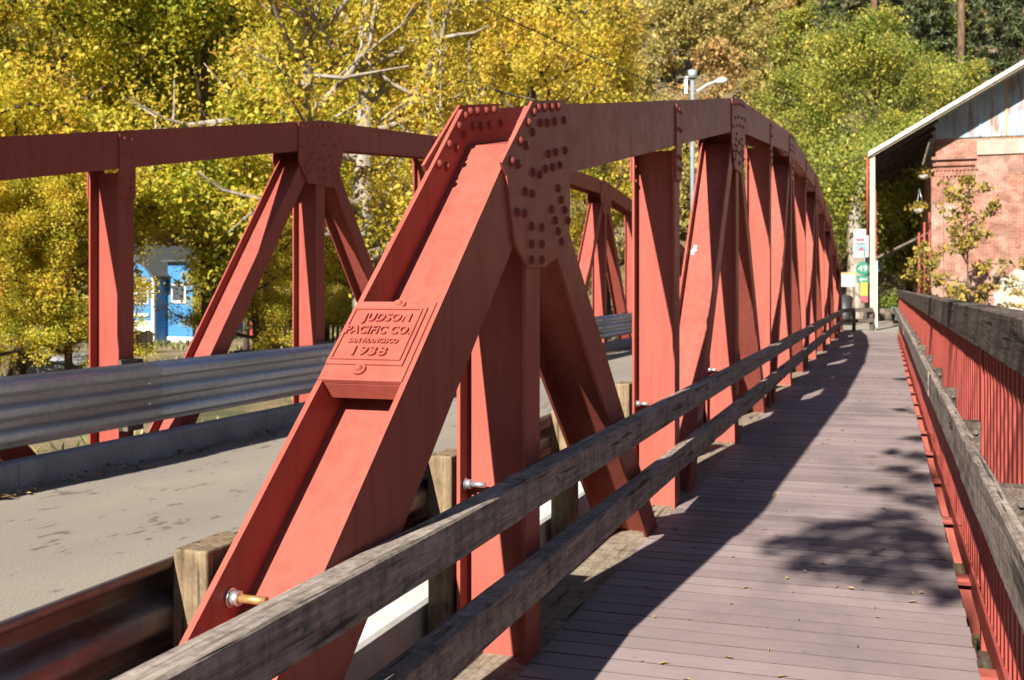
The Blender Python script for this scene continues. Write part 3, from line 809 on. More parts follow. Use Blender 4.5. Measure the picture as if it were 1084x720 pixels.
for z0, z1 in ((-.075, -.06), ):
    m = MB(); m.box(.425, .53, -2, 39.4, z0, z1); m.box(.425, .435, -2, 39.4, -.059, .045); under(m.build('bottom_rail', M['picket'], pr), pr)
m = MB(); m.box(.506, .53, -2, 39.4, 1.10, 1.15); m.box(.506, .53, -2, 39.4, .42, .47); under(m.build('back_rail', M['picket'], pr), pr)

# ================================================================== GROUND, CREEK, HILLS
def sstep(a, b, t): t = max(0, min(1, (t-a)/(b-a))); return t*t*(3-2*t)
def ground_z(x, y):
    left = -1.35 - .25*math.sin(x*.21+1)*math.cos(y*.17)
    gorge = sstep(1.5, 6, y)*(1-sstep(32, 37, y))
    near_br = sstep(-11, -7.2, x)
    z = left*(1-near_br) + (-3.3)*near_br
    zz = z*gorge + (1-gorge)*(-.03 if True else 0)*near_br + (1-gorge)*(1-near_br)*left*1.0
    # town level on the right and beyond the bridge
    flat = sstep(36, 39.5, y)*sstep(-16, -8, x)
    zz = zz*(1-flat) + (-.02)*flat
    if y < 3: zz = min(zz, -.20)
    return zz
D = Vector((-math.sin(YAW), math.cos(YAW)))
def hill_z(x, y):
    d = x*D.x*.8 + y*D.y*1.02
    h = max(0, d-84)
    side = x + 8
    return h*.50 + (h**1.25)*.02 + 3.0*math.sin(x*.045+1.2)*sstep(0, 40, h) + 1.6*math.sin(x*.11+y*.08)*sstep(0, 30, h)
xs = [-400,-250,-160,-110,-80] + list(np.arange(-66, 14.1, 1.6)) + [16, 20, 26, 34, 46, 70, 110, 180, 300]
ys = [-300,-120,-50,-25,-12,-6,-2] + list(np.arange(0, 70, 1.6)) + [74, 80]
def gz_all(x, y):
    return ground_z(max(-66, min(14, x)), y) 
struct(sheet('ground', M['earth'], xs, ys, gz_all))
hx = list(np.linspace(-420, 300, 121)); hy = list(np.linspace(66, 360, 81))
struct(sheet('hill', M['hill'], hx, hy, lambda x, y: max(hill_z(x, y), -.5) - .02 + (-1.4*(1-sstep(-16,-8,x)) if hill_z(x,y) < .3 else -1.4*(1-sstep(-16,-8,x))*(1-sstep(0,6,hill_z(x,y)))) - .3*(1-sstep(66,72,y))))
hx2 = list(np.linspace(26, 300, 40)); hy2 = list(np.linspace(-200, 70, 40))
struct(sheet('hill', M['hill'], hx2, hy2, lambda x, y: (x-30)*.42*sstep(26,60,x) + 3*math.sin(x*.05+y*.07)*sstep(40,90,x) - .6))  # unseen hill added on the right to cut the sky fill
hx3 = list(np.linspace(-420, 300, 60)); hy3 = list(np.linspace(-300, -30, 30))
struct(sheet('hill', M['hill'], hx3, hy3, lambda x, y: (-y-40)*.42*sstep(35,70,-y) + 3*math.sin(x*.05+y*.07)*sstep(50,100,-y) - .6))  # unseen hill added behind the camera to dim the ambient light
hx4 = list(np.linspace(-420, -70, 40)); hy4 = list(np.linspace(-200, 70, 40))
struct(sheet('hill', M['hill'], hx4, hy4, lambda x, y: (-x-85)*.42*sstep(78,120,-x) + 3*math.sin(x*.05+y*.07)*sstep(90,150,-x) - 2.2))  # hill added on the left, also to dim the ambient light
w = MB(); w.box(-60, 60, 8, 30, -3.6, -3.05); struct(w.build('creek', M['water']))
m = MB(); m.box(-9, 40, 38.35, 66, -.1, .004); struct(m.build('pavement', M['pavement']))
m = MB(); m.box(-6.2, .4, -30, 1.2, -.6, -.14); struct(m.build('abutment', M['concrete']))

# ================================================================== BRICK BUILDING
bw = empty('brick_building', (5, 46, 0), 'old brick building at the end of the walkway with corrugated gable and porch roof', 'building')
def bp(m, name, material, parent=None, **k):
    o = m.build(name, material, parent or bw, **k)
    if parent is None: under(o, bw)
    return o
EX, EZ, SLP = -.50, 6.12, .585         # eave
m = MB(); m.box(1.70, 13, 41.0, 41.35, -.2, 6.62); m.box(1.70, 2.05, 41.351, 62, -.2, 6.62); wall = bp(m, 'wall', M['brick'])
for i, (x0, x1, z0, z1, dy) in enumerate(((1.60, 3.05, 5.55, 5.62, .06), (1.60, 2.95, 5.70, 5.80, .09), (1.56, 3.0, 5.92, 6.02, .12))):
    m = MB(); m.box(x0, x1, 41-dy, 41.003, z0, z1); m.build('brick_corbel', M['brick'], wall)
for q in range(11):
    m = MB(); m.box(1.66+q*.125, 1.72+q*.125, 40.93, 41.002, 5.35, 5.545); m.build('brick_corbel', M['brick'], wall)
m = MB(); m.box(1.55, 1.95, 40.90, 40.998, -.2, 5.34); m.build('pilaster', M['brick'], wall)
m = MB(); m.box(3.02, 13.1, 40.93, 40.997, 6.05, 6.56); m.build('plaster_band', simple('weathered_plaster', (.33,.275,.225), .9, 0, .3, 2.5, .3), wall)
m = MB(); m.prism([(3.45,0),(3.5,.7),(3.58,1.0),(3.55,1.3),(3.75,1.5),(3.72,1.75),(4.0,1.85),(4.2,2.1),(4.5,2.15),(4.9,2.3),(5.5,2.1),(5.6,0)], 40.985, 40.996, 'y'); m.build('plaster_patch', simple('old_plaster', (.343,.310,.264), .9, 0, .25, 3), wall)
# gable of corrugated iron, real corrugation
m = MB(); xg = np.arange(1.72, 12.5, .019); n0 = 0
for x in xg:
    yy = 40.955 + .012*math.sin(x*2*math.pi/.076); zt = min(EZ + SLP*(x-EX), EZ+SLP*(9-EX) - SLP*(x-9)) - .16
    m.v += [(x, yy, 6.66), (x, yy, max(zt, 6.7))]
for i in range(len(xg)-1): m.f.append((2*i, 2*i+2, 2*i+3, 2*i+1)); m.sm.append(True)
gab = bp(m, 'gable', M['corrugated'], recalc=False)
for x in (2.32, 3.12, 3.95):
    m = MB(); m.box(x-.03, x+.03, 40.925, 40.94, 6.68, EZ+SLP*(x-EX)-.2); m.build('cover_strip', M['corrugated'] if x < 3.9 else M['brass'], gab)
# roof: sloped slab, fascia and tan barge board
def slope_slab(m, x0, x1, y0, y1, dz, th):
    z0, z1 = EZ+SLP*(x0-EX)+dz, EZ+SLP*(x1-EX)+dz
    m.hexa([(x0,y0,z0-th),(x1,y0,z1-th),(x1,y1,z1-th),(x0,y1,z0-th),(x0,y0,z0),(x1,y0,z1),(x1,y1,z1),(x0,y1,z0)])
m = MB(); slope_slab(m, EX, 9, 39.7, 62, 0, .05); roof = bp(m, 'roof', M['galv'])
m = MB(); slope_slab(m, EX+.05, 1.69, 39.81, 61.9, -.056, .03); m.build('soffit', M['cap_wood'], roof)
m = MB(); slope_slab(m, EX-.02, 9, 39.62, 39.695, .02, .15); m.build('fascia', simple('faded_trim', (.47,.44,.38), .8, 0, .2, 3), roof)
m = MB(); slope_slab(m, EX+.1, 9, 39.70, 39.80, -.055, .15); m.build('barge_board', M['cream'], roof)
m = MB(); m.hexa([(9,39.7,EZ+SLP*(9-EX)-.05),(18.5,39.7,EZ-.05),(18.5,62,EZ-.05),(9,62,EZ+SLP*(9-EX)-.05),(9,39.7,EZ+SLP*(9-EX)),(18.5,39.7,EZ),(18.5,62,EZ),(9,62,EZ+SLP*(9-EX))]); m.build('roof_slope', M['galv'], roof)
for q in range(10):
    m = MB(); y = 40.6+q*2.1; m.obox((EX+.1, y, EZ-.13), (1.75, y, EZ+SLP*(1.75-EX-.0)-.17), .06, .14); m.build('rafter', M['cap_wood'], roof)
def post(x, y, z1, material, w=.13, parent=None):
    m = MB(); m.box(x-w/2, x+w/2, y-w/2, y+w/2, 0, z1); bp(m, 'porch_post', material, bevel=.008)
post(-.38, 39.85, 6.05, M['cream'], .17)
for y in (46, 52, 58): post(-.38, y, 6.05, M['shed_red'], .16)
m = MB()
for q in range(5): m.tube([(-.55, 39.9+q*.08, 6.0), (-.55, 39.9+q*.08, 3.3)], .045, 8)
bp(m, 'drop_panel', M['shed_red'])
# lower canopy over the side door
m = MB(); m.hexa([(-.30,43.5,2.55),(1.70,43.5,3.55),(1.70,48,3.55),(-.30,48,2.55),(-.30,43.5,2.63),(1.70,43.5,3.63),(1.70,48,3.63),(-.30,48,2.63)]); bp(m, 'canopy', M['fence'])
m = MB(); m.box(-.3, -.24, 43.6, 43.66, 0, 2.55); bp(m, 'canopy_post', M['white'])
m = MB(); m.box(1.66, 1.69, 43, 44.2, 0, 2.6); m.box(1.66, 1.69, 45.5, 47, .6, 2.5); bp(m, 'side_door', M['dark'])
m = MB(); m.obox((1.25, 40.3, 5.7), (1.5, 40.5, 6.6), .04, .04); bp(m, 'brace', M['fence'])
for q in range(3):
    m = MB(); m.tube([(1.15+.2*q, 40.86+.8*q, -.2), (1.15+.2*q, 40.86+.8*q, 3.4+.4*q)], .04, 8); bp(m, 'red_pipe', M['shed_red'])
# hanging baskets
rng = np.random.default_rng(11)
for q, (u, v, lab) in enumerate(((978, 186, 'white hanging flower basket under the porch roof, the upper of two'), (973, 222, 'white hanging flower basket below the first one, by the brick corner'))):
    c = at(u, 39.0, v=v); hb = empty('hanging_basket', c, lab, 'hanging basket', 'hanging baskets by the brick corner')
    m = MB(); m.dome((0,0,.02), (0,0,-1), .19, .16, 12, 4); m.build('bowl', M['white'], hb)
    m = MB()
    for a in (0, 2.1, 4.2): m.tube([(.17*math.cos(a), .17*math.sin(a), .02), (0,0,.75)], .008, 4)
    m.build('chain', M['steel'], hb)
    C = rng.normal(size=(260,3))*np.array([.16,.16,.10])+np.array([0,0,.08])
    me = leaf_mesh('foliage', C, np.array([[0,0,.6]]), .09, rng, rng.uniform(.2,1,260), M['leaf_vine']); o = bpy.data.objects.new('foliage', me); COL.objects.link(o); o.parent = hb

# ================================================================== SIGNS AND STREET THINGS BEYOND THE BRIDGE
def flat_mat(name, c, rough=.5): return simple(name, c, rough, 0, .05, 8)
M['sign_green'] = flat_mat('sign_green', (.004,.14,.085)); M['sign_white'] = flat_mat('sign_white', (.36,.36,.36)); M['pink'] = flat_mat('pink', (.36,.05,.08))
M['sky_blue'] = flat_mat('sign_blue', (.11,.28,.38)); M['yellow'] = flat_mat('banner_yellow', (.42,.26,.03)); M['teal'] = flat_mat('teal', (.03,.22,.23))
YAWM = Matrix.Rotation(-.0, 4, 'Z')
def facing(c): return Matrix.Translation(c) @ Matrix.Rotation(R(90), 4, 'X')      # text plane facing -Y
def panel(u0, v0, u1, v1, d, name, material, parent, th=.02, dy=0):
    a = at(u0, d, v=v0); b = at(u1, d, v=v1)
    y = (a.y+b.y)/2 - dy
    m = MB(); m.box(a.x, b.x, y, y+th, b.z, a.z); return m.build(name, material, parent)
d = 46
sp = empty('route_sign', at(913, d, z=0), 'green route 49 shield sign over a green left arrow plate beside the white porch post', 'road sign')
def ab(o, root=None): return under(o, root or o.parent)
m = MB(); p = at(915, d, z=0); m.tube([(p.x, p.y+.05, 0), (p.x, p.y+.05, 3.1)], .035, 8); ab(m.build('sign_post', M['steel'], sp))
c = at(913.5, d, v=284)
shape = []
for k in range(24):
    t = 2*math.pi*k/24; r = .29
    x = math.cos(t)*r; z = math.sin(t)*r*1.0
    if z > 0: x *= (1-.38*(z/r)**2)
    shape.append((c.x+x, c.z+z))
m = MB(); m.prism(shape, c.y-.02, c.y, 'y'); ab(m.build('shield', M['sign_green'], sp))
t = text_mesh('49', .36, .004, 'route_number', M['sign_white'], sp, facing(Vector((c.x, c.y-.024, c.z-.02)))); ab(t)
c2 = at(914.5, d, v=294.5)
m = MB(); m.box(c.x-.25, c.x+.25, c.y-.02, c.y, c.z-.62, c.z-.31); ab(m.build('arrow_plate', M['sign_green'], sp))
m = MB(); zc = c.z-.465; m.prism([(c.x-.16,zc),(c.x-.05,zc+.09),(c.x-.05,zc+.03),(c.x+.16,zc+.03),(c.x+.16,zc-.03),(c.x-.05,zc-.03),(c.x-.05,zc-.09)], c.y-.026, c.y-.022, 'y'); ab(m.build('arrow', M['sign_white'], sp))
bn = empty('street_banner', at(911, 47, z=0), 'pale street banner with a pink heading and a small round picture, above the route sign', 'banner')
ab(panel(903.5, 242.5, 919.5, 272.5, 47, 'banner_cloth', M['sign_white'], bn)); 
a = at(911.5, 47, v=264)
m = MB(); m.prism([(a.x+.24*math.cos(k*math.pi/8)*1.1, a.z-.05+.30*math.sin(k*math.pi/8)) for k in range(9)], a.y-.012, a.y-.006, 'y'); ab(m.build('round_picture', M['sky_blue'], bn))
m = MB(); m.prism([(a.x-.16,a.z-.05),(a.x+.16,a.z-.05),(a.x+.03,a.z+.14)], a.y-.018, a.y-.013, 'y'); ab(m.build('picture_figure', M['pink'], bn))
for dx, dz, w_, h_ in ((-.2,.36,.34,.10), (-.26,.22,.5,.05)):
    m = MB(); m.box(a.x+dx, a.x+dx+w_, a.y-.012, a.y-.006, a.z+dz, a.z+dz+h_); ab(m.build('banner_line', M['pink'], bn))
m = MB(); p = at(919, 47, z=0); m.tube([(p.x, p.y+.06, 0), (p.x, p.y+.06, 4.6)], .05, 8); ab(m.build('banner_pole', M['dark'], bn))
yb_ = empty('feather_flag', at(915, 45.5, z=0), 'yellow and red feather flag standing below the green route sign', 'flag')
ab(panel(911, 299, 918.5, 319, 45.5, 'flag_cloth', M['yellow'], yb_)); ab(panel(911, 313, 918.5, 320, 45.5, 'flag_hem', M['pink'], yb_, .022, .002))
m = MB(); p = at(918.9, 45.5, z=0); m.tube([(p.x,p.y,0),(p.x,p.y,2.75)], .02, 6); ab(m.build('flag_pole', M['dark'], yb_))
wb = empty('notice_board', at(897, 44, z=0), 'white notice board with pink marks standing in front of the big grey trunk', 'notice board')
ab(panel(888.5, 290.5, 905, 303.5, 44, 'board', M['sign_white'], wb)); ab(panel(888, 288.5, 906, 290.3, 44, 'board_top', M['brass'], wb, .04))
for (u0,v0,u1,v1) in ((901.3,295,904.3,297.6),(901.3,299,904.3,300)): ab(panel(u0,v0,u1,v1,44,'mark',M['pink'],wb,.006,.012))
for u in (889.5, 904): m = MB(); p = at(u, 44, z=0); m.box(p.x-.03,p.x+.03,p.y+.025,p.y+.085,0,1.5+13.5/1165*44); ab(m.build('board_post', M['fence'], wb))
tb = empty('litter_bin', at(893.5, 43.4, z=0), 'black litter bin standing under the white notice board', 'bin')
m = MB(); p = at(894, 43.4, z=0); m.tube([(p.x,p.y,.0),(p.x,p.y,.05),(p.x,p.y,1.05)], [.24,.26,.33], 14); ab(m.build('bin_body', M['dark'], tb)); m = MB(); m.dome((p.x,p.y,1.05),(0,0,1),.34,.16,14,3); ab(m.build('bin_lid', M['dark'], tb))
bs = empty('blade_sign', at(930, 44, z=0), 'small pale blue sign hanging from the canopy edge beside the white porch post', 'sign')
ab(panel(926.5, 276, 932.5, 287, 44, 'sign_board', M['sky_blue'], bs)); 
m = MB(); p = at(929.5, 44, v=276); m.tube([(p.x, p.y+.01, p.z), (p.x, p.y+.01, p.z+.3)], .01, 6); ab(m.build('hanger', M['dark'], bs))
# planters and barrels by the shop front
for q, (u, dd, lab, mt) in enumerate(((939, 49, 'wooden half-barrel planter with green leaves by the shop front', 'fence'), (946, 52, 'teal tub planter with pink blooms by the shop wall', 'teal'))):
    p = at(u, dd, z=0); pt = empty('planter', p, lab, 'planter')
    m = MB(); m.tube([(0,0,0),(0,0,.3),(0,0,.55)], [.30,.38,.36], 14); m.build('tub', M[mt], pt)
    C = rng.normal(size=(300,3))*np.array([.22,.22,.22])+np.array([0,0,.85])
    me = leaf_mesh('leaves', C, np.array([[0,0,.6]]), .12, rng, rng.uniform(0,.6,300), M['leaf_green']); o = bpy.data.objects.new('leaves', me); COL.objects.link(o); o.parent = pt

# street lamp pole and wires
lp = empty('street_lamp', at(733, 46, z=0), 'grey street lamp pole with long curved arm rising above the near truss', 'street lamp')
p = at(733, 46, z=0)
top = at(733, 46, v=80).z
m = MB(); m.tube([(p.x,p.y,0),(p.x,p.y,top)], [.085,.085], 12); ab(m.build('pole', simple('grey_pole', (.17,.19,.22), .9), lp))
m = MB(); m.tube([(p.x,p.y,top-.12),(p.x,p.y,top+.22)], .19, 12); ab(m.build('pole_top', simple('pole_cap', (.30,.33,.36), .5, .3), lp))
a0 = at(737.5, 46, v=97); a1 = at(748, 46, v=90); a2 = at(757, 46, v=86.5); a3 = at(770, 46, v=84.5)
m = MB(); m.tube([a0,a1,a2], .05, 8); ab(m.build('arm', M['white'], lp))
m = MB(); m.tube([a2, a2.lerp(a3,.3), a2.lerp(a3,.75), a3], [.05,.12,.14,.05], 10); ab(m.build('lamp_head', M['white'], lp))
m = MB(); m.box(p.x-.32, p.x-.2, p.y-.1, p.y+.1, top-.75, top-.15); m.tube([(p.x-.6,p.y,top-.05),(p.x+.2,p.y,top-.05)], .03, 6); ab(m.build('bracket', M['steel'], lp))
def wire(name, pts, r, label):
    m = MB(); m.tube(pts, r, 5); o = m.build(name, M['dark']); tag(o, label, 'wire')
wp = [at(731, 46, v=97), at(690, 43, v=87), at(640, 40, v=66), at(590, 37, v=44), at(540, 34, v=21), at(470, 30, v=-16), at(400, 27, v=-60)]
wire('overhead_wire', wp, .022, 'dark overhead wire sloping down across the yellow trees to the street lamp pole')
wire('overhead_wire', [at(740,46,v=110), at(800,46,v=168), at(850, 44, v=180), at(885, 42, v=177), at(918, 39.9, v=165)], .018, 'thin wire running in front of the green tree to the porch eave')

# ================================================================== LEFT BACKGROUND HOUSES AND FENCES
GZ = -1.4
M['house_roof'] = simple('house_roof', (.045,.05,.05), .9)
bh = empty('blue_house', at(150, 56, z=GZ), 'bright blue clapboard house with white trimmed windows behind the trees', 'house')
a = at(100, 58, z=GZ); b = at(163, 56, z=GZ)
ux = Vector((b.x-a.x, b.y-a.y, 0)).normalized(); uy = Vector((-ux.y, ux.x, 0))
def HM(o): 
    o.matrix_parent_inverse = Matrix.Translation(-Vector(bh.location)); return o
def hbox(x0,x1,y0,y1,z0,z1,mt,name,parent=None):
    m = MB(); P = [b+ux*x+uy*y+Vector((0,0,z)) for z in (z0,z1) for x,y in ((x0,y0),(x1,y0),(x1,y1),(x0,y1))]
    m.hexa(P); o = m.build(name, mt, parent or bh); 
    if parent is None: HM(o)
    return o
hz = lambda v, dd=56: 1.5-(v-304)/1165*dd - GZ
wallA = hbox(-3.2, 0, 0, 5, 0, hz(292), M['blue'], 'wall')
m = MB(); P = [b+ux*x+Vector((0,0,z)) for x,z in ((-3.2,hz(292)),(0,hz(292)),(-1.6,hz(262)))]; Pq = [q+uy*5 for q in P]
m.v = [tuple(q) for q in P+Pq]; m.f = [(0,1,2),(5,4,3),(0,3,4,1),(1,4,5,2),(2,5,3,0)]; m.sm = [False]*5; HM(m.build('gable', M['blue'], bh))
for s_ in (0, 1):
    m = MB(); e = b+ux*(-1.6)+Vector((0,0,hz(262)+.05)); f = b+ux*(.25 if s_ else -3.45)+Vector((0,0,hz(297)+.05))
    m.hexa([e-uy*.3, f-uy*.3, f+uy*5.3, e+uy*5.3] + [q+Vector((0,0,.16)) for q in (e-uy*.3, f-uy*.3, f+uy*5.3, e+uy*5.3)]); HM(m.build('roof', M['house_roof'], bh))
wallB = hbox(.05, 1.75, .9, 5, .0, hz(277), M['blue'], 'side_wing')
hbox(-.12, .06, -.06, .06, 0, hz(292), M['white'], 'corner_trim')
hbox(.0, 1.9, .84, 1.0, -.05, .35, M['white'], 'base_board')
wn = hbox(-1.35, -.35, -.05, .03, hz(322), hz(298), M['white'], 'window')
for (x0,x1,z0,z1) in ((-1.27,-.89,hz(309.5),hz(300)),(-.81,-.43,hz(309.5),hz(300)),(-1.27,-.89,hz(320.5),hz(311)),(-.81,-.43,hz(320.5),hz(311))): hbox(x0,x1,-.07,-.052,z0,z1,M['glass'],'pane',wn)
wn2 = hbox(.35, 1.35, .83, .90, hz(321), hz(300), M['white'], 'window'); hbox(.45,1.25,.81,.828,hz(318),hz(302),M['glass'],'pane',wn2)
hbox(-1.35, -.3, -.10, .0, hz(335), hz(332), M['white'], 'shelf')
hbox(-1.3, -.15, -.04, .03, 0.1, hz(340), M['white'], 'white_panel')
roofB = hbox(-.1, 2.0, .6, 5.3, hz(277), hz(275), M['house_roof'], 'wing_roof')
# red shed and sign beyond
sh = empty('red_shed', at(262, 60, z=GZ), 'small bright red shed half hidden behind a diagonal of the far truss', 'shed')
q0 = at(249, 60, z=GZ); q1 = at(272, 60, z=GZ)
m = MB(); m.box(q0.x, q1.x, q0.y, q0.y+2.5, GZ, 1.5-(346-304)/1165*60+.9); ab(m.build('wall', M['shed_red'], sh))
m = MB(); zt = 1.5-(346-304)/1165*60+.9; m.hexa([(q0.x-.15,q0.y-.15,zt),(q1.x+.15,q0.y-.15,zt),(q1.x+.15,q0.y+2.6,zt+.4),(q0.x-.15,q0.y+2.6,zt+.4)]+[(x,y,z+.1) for x,y,z in ((q0.x-.15,q0.y-.15,zt),(q1.x+.15,q0.y-.15,zt),(q1.x+.15,q0.y+2.6,zt+.4),(q0.x-.15,q0.y+2.6,zt+.4))]); ab(m.build('roof', M['shed_red'], sh))
ss = empty('number_sign', at(212, 52, z=GZ), 'white sign with a dark number beside the blue house', 'sign')
ab(panel(206, 341, 217, 359, 52, 'sign_board', M['sign_white'], ss))
c = at(211, 52, v=346); ab(text_mesh('5', .5, .004, 'number', M['dark'], ss, facing(Vector((c.x, at(211.5,52,v=350).y-.03, c.z)))))
m = MB(); p = at(211.5, 52, z=GZ); m.box(p.x-.05,p.x+.05,p.y+.03,p.y+.1,GZ,c.z); ab(m.build('sign_post', M['fence'], ss))
cb = empty('utility_box', at(178, 50, z=GZ), 'grey metal box standing on the grass before the blue house', 'utility box')
ab(panel(172, 375, 190, 390, 50, 'cabinet', M['galv'], cb, .6)); ab(panel(171.4, 373.4, 190.6, 375, 50, 'cabinet_lid', M['white'], cb, .62, .01))
def board_fence(u0, d0, u1, d1, v0, v1, name, label, mt, step=.16, gap=.012, pointed=False):
    a = at(u0, d0, v=v0); b_ = at(u1, d1, v=v1); L = math.hypot(b_.x-a.x, b_.y-a.y); n = int(L/step); 
    root = empty(name, (a.x, a.y, GZ), label, 'fence'); m = MB(); rnd = random.Random(u0)
    dx, dy = (b_.x-a.x)/L, (b_.y-a.y)/L
    for i in range(n):
        s0, s1 = i*step, (i+1)*step-gap; zt = a.z+(b_.z-a.z)*i/n + rnd.uniform(-.05,.03); off = rnd.uniform(-.012,.012)
        P = [(a.x+dx*s-dy*(o+off), a.y+dy*s+dx*(o+off)) for s,o in ((s0,0),(s1,0),(s1,.025),(s0,.025))]
        zb = gz_all(P[0][0], P[0][1])-.1
        m.hexa([(x,y,zb) for x,y in P]+[(x,y,zt) for x,y in P])
    ab(m.build('boards', mt, root)); r = MB()
    for f in (.25, .8): 
        za = GZ+(a.z-GZ)*f; zb_ = GZ+(b_.z-GZ)*f
        r.obox((a.x-dy*.07, a.y+dx*.07, za), (b_.x-dy*.07, b_.y+dx*.07, zb_), .05, .09)
    ab(r.build('fence_rail', mt, root)); return root
board_fence(10, 34, 56, 40, 369, 378, 'board_fence', 'tall grey board fence standing behind the left guardrail under the yellow tree', M['fence'])
board_fence(118, 48, 165, 50, 349, 350, 'board_fence', 'brown board fence below the windows of the blue house', M['fence'], .14)
board_fence(290, 46, 372, 48, 331, 333, 'slat_fence', 'grey slat fence with open gaps seen past the plaque end post', M['fence'], .22, .10)
# low wire garden fence
wf = empty('garden_fence', at(250, 34, z=GZ), 'low wooden garden fence with thin uprights on the dry bank below the guardrail', 'fence')
m = MB(); r_ = MB()
for i in range(34):
    u = 196 + i*4.0; p = at(u, 33+i*.12, z=gz_all(*at(u,33+i*.12,z=0)[:2])); m.box(p.x-.02,p.x+.02,p.y-.02,p.y+.02,p.z-.1,p.z+.85)
q0 = at(196,33,z=GZ+.75); q1 = at(328,37,z=GZ+.75)
for dz in (0, -.5): r_.obox(q0+Vector((0,-.05,dz)), q1+Vector((0,-.05,dz)), .03, .05)
ab(m.build('upright', M['fence'], wf)); ab(r_.build('fence_rail', M['fence'], wf))
for i, u in enumerate((218, 229)):
    p = at(u, 31, z=GZ); m = MB(); m.tube([(0,0,-.2),(0,0,.92)], [.11,.10], 10); m.dome((0,0,.92),(0,0,1),.10,.05,10,2)
    o = m.build('marker_post', M['white']); o.location = p; tag(o, ('short white post in front of the garden fence, left of its pair', 'short white post in front of the garden fence, right of its pair')[i], 'post', 'white posts by the garden fence')
# boulders
for i, (u, dd, s_, lab) in enumerate(((62, 33, .8, 'pale boulder in the leaf litter before the grey board fence'), (80, 36, 1.0, 'long grey boulder under the low maple branches'), (385, 40, .9, 'pale boulder at the foot of the cottonwood trunk'))):
    bm = bmesh.new(); bmesh.ops.create_icosphere(bm, subdivisions=3, radius=s_)
    rr = random.Random(i+5); ph = [rr.uniform(0,6) for _ in range(6)]
    for v in bm.verts:
        k = 1+.14*math.sin(v.co.x*3+ph[0])+.12*math.sin(v.co.y*4+ph[1])+.1*math.sin(v.co.z*5+ph[2])+.05*math.sin(v.co.x*9+v.co.y*7+ph[3]); v.co *= k; v.co.z *= .6
    me = bpy.data.meshes.new('boulder'); bm.to_mesh(me); bm.free(); me.materials.append(M['concrete'])
    o = bpy.data.objects.new('boulder', me); COL.objects.link(o); p = at(u, dd, z=0); o.location = (p.x, p.y, gz_all(p.x,p.y)+.2*s_); tag(o, lab, 'boulder')

# ================================================================== TREES
def gp(u, d): p = at(u, d, z=0); return (p.x, p.y, gz_all(p.x, p.y)-.1)
Y = 'leaf_yellow'
maple = make_tree('maple_tree', 'broad yellow maple at the left edge, crown above the far truss', 'tree', 1, 15, .30, .12, 5.6, 22, M[Y], M['bark'], .155, 110, .88, loc=gp(-28, 31), tint_c=.58, tint_s=.20, nsub=6)
t2 = make_tree('maple_tree', 'tall yellow-green maple with low dark green boughs in front of the blue house', 'tree', 2, 15.5, .30, .21, 4.9, 22, M['leaf_mixed'], M['bark'], .155, 110, .88, loc=gp(222, 33), tint_c=.68, tint_s=.25, nsub=6)
t3 = dup_tree(t2, gp(108, 35), 2.9, 1.0, 'large yellow-green maple behind, between the two left posts of the far truss')
cott = make_tree('cottonwood_tree', 'pale barked cottonwood with thick trunk standing right of the far truss gusset', 'tree', 3, 17, .42, .22, 4.6, 18, M['leaf_gold'], M['pale_bark'], .135, 58, .82, loc=gp(394, 29), lean=(-.015,.03), tint_c=.5, tint_s=.22, nsub=6, bare=.45)
cott2 = make_tree('cottonwood_tree', 'leaning pale cottonwood with bare twisted upper limbs above the far truss gusset', 'tree', 4, 15, .36, .30, 4.2, 15, M['leaf_gold'], M['pale_bark'], .135, 58, .78, loc=gp(338, 28), lean=(-.05,.0), tint_c=.55, tint_s=.2, nsub=6, bare=.4)
dup_tree(cott2, gp(286, 42), 2.0, .85, 'pale barked cottonwood whose trunk foot shows beside the red shed')
t5 = make_tree('cottonwood_tree', 'bright golden cottonwood above the top chord, nearest of the golden crowns', 'tree', 5, 19, .30, .18, 5.0, 22, M['leaf_gold'], M['bark'], .165, 85, .88, loc=gp(560, 44), tint_c=.55, tint_s=.18, nsub=6)
t6 = dup_tree(t5, gp(455, 50), 1.9, 1.12, 'golden cottonwood further back between the pale trunk and the plaque post')
t7 = dup_tree(t2, gp(340, 52), 2.6, 1.15, 'tall yellow-green tree behind the leaning cottonwood')
t8 = dup_tree(t5, gp(640, 66), 4.0, 1.0, 'golden cottonwood left of the bare dirt patch on the hill')
t9 = dup_tree(t2, gp(505, 58), .7, 1.1, 'yellow-green tree behind the golden crowns at the middle of the photo')
t10 = dup_tree(maple, gp(420, 60), 3.3, 1.25, 'yellow maple far behind the pale cottonwood trunk')
for i, (u, d_, rz, sc, lab) in enumerate(((70, 28, .4, .42, 'low young maple with yellow leaves behind the left post of the far truss'), (18, 29, 1.4, .55, 'middle-sized yellow maple behind the far truss chord at the left'), (270, 34, 5.9, .45, 'middle-sized yellow maple right of the blue house'), (-8, 27, 2.5, .40, 'low young maple at the left border just above the guardrail'), (262, 49, 4.1, .50, 'low maple in front of the red shed, between the far truss diagonals'), (335, 50, 5.3, .5, 'low maple above the slat fence'), (380, 46, 3.0, .45, 'low maple beside the foot of the thick pale trunk'), (440, 48, .8, .5, 'low maple partly hidden by the plaque end post'))):
    dup_tree(maple, gp(u, d_), rz, sc, lab)
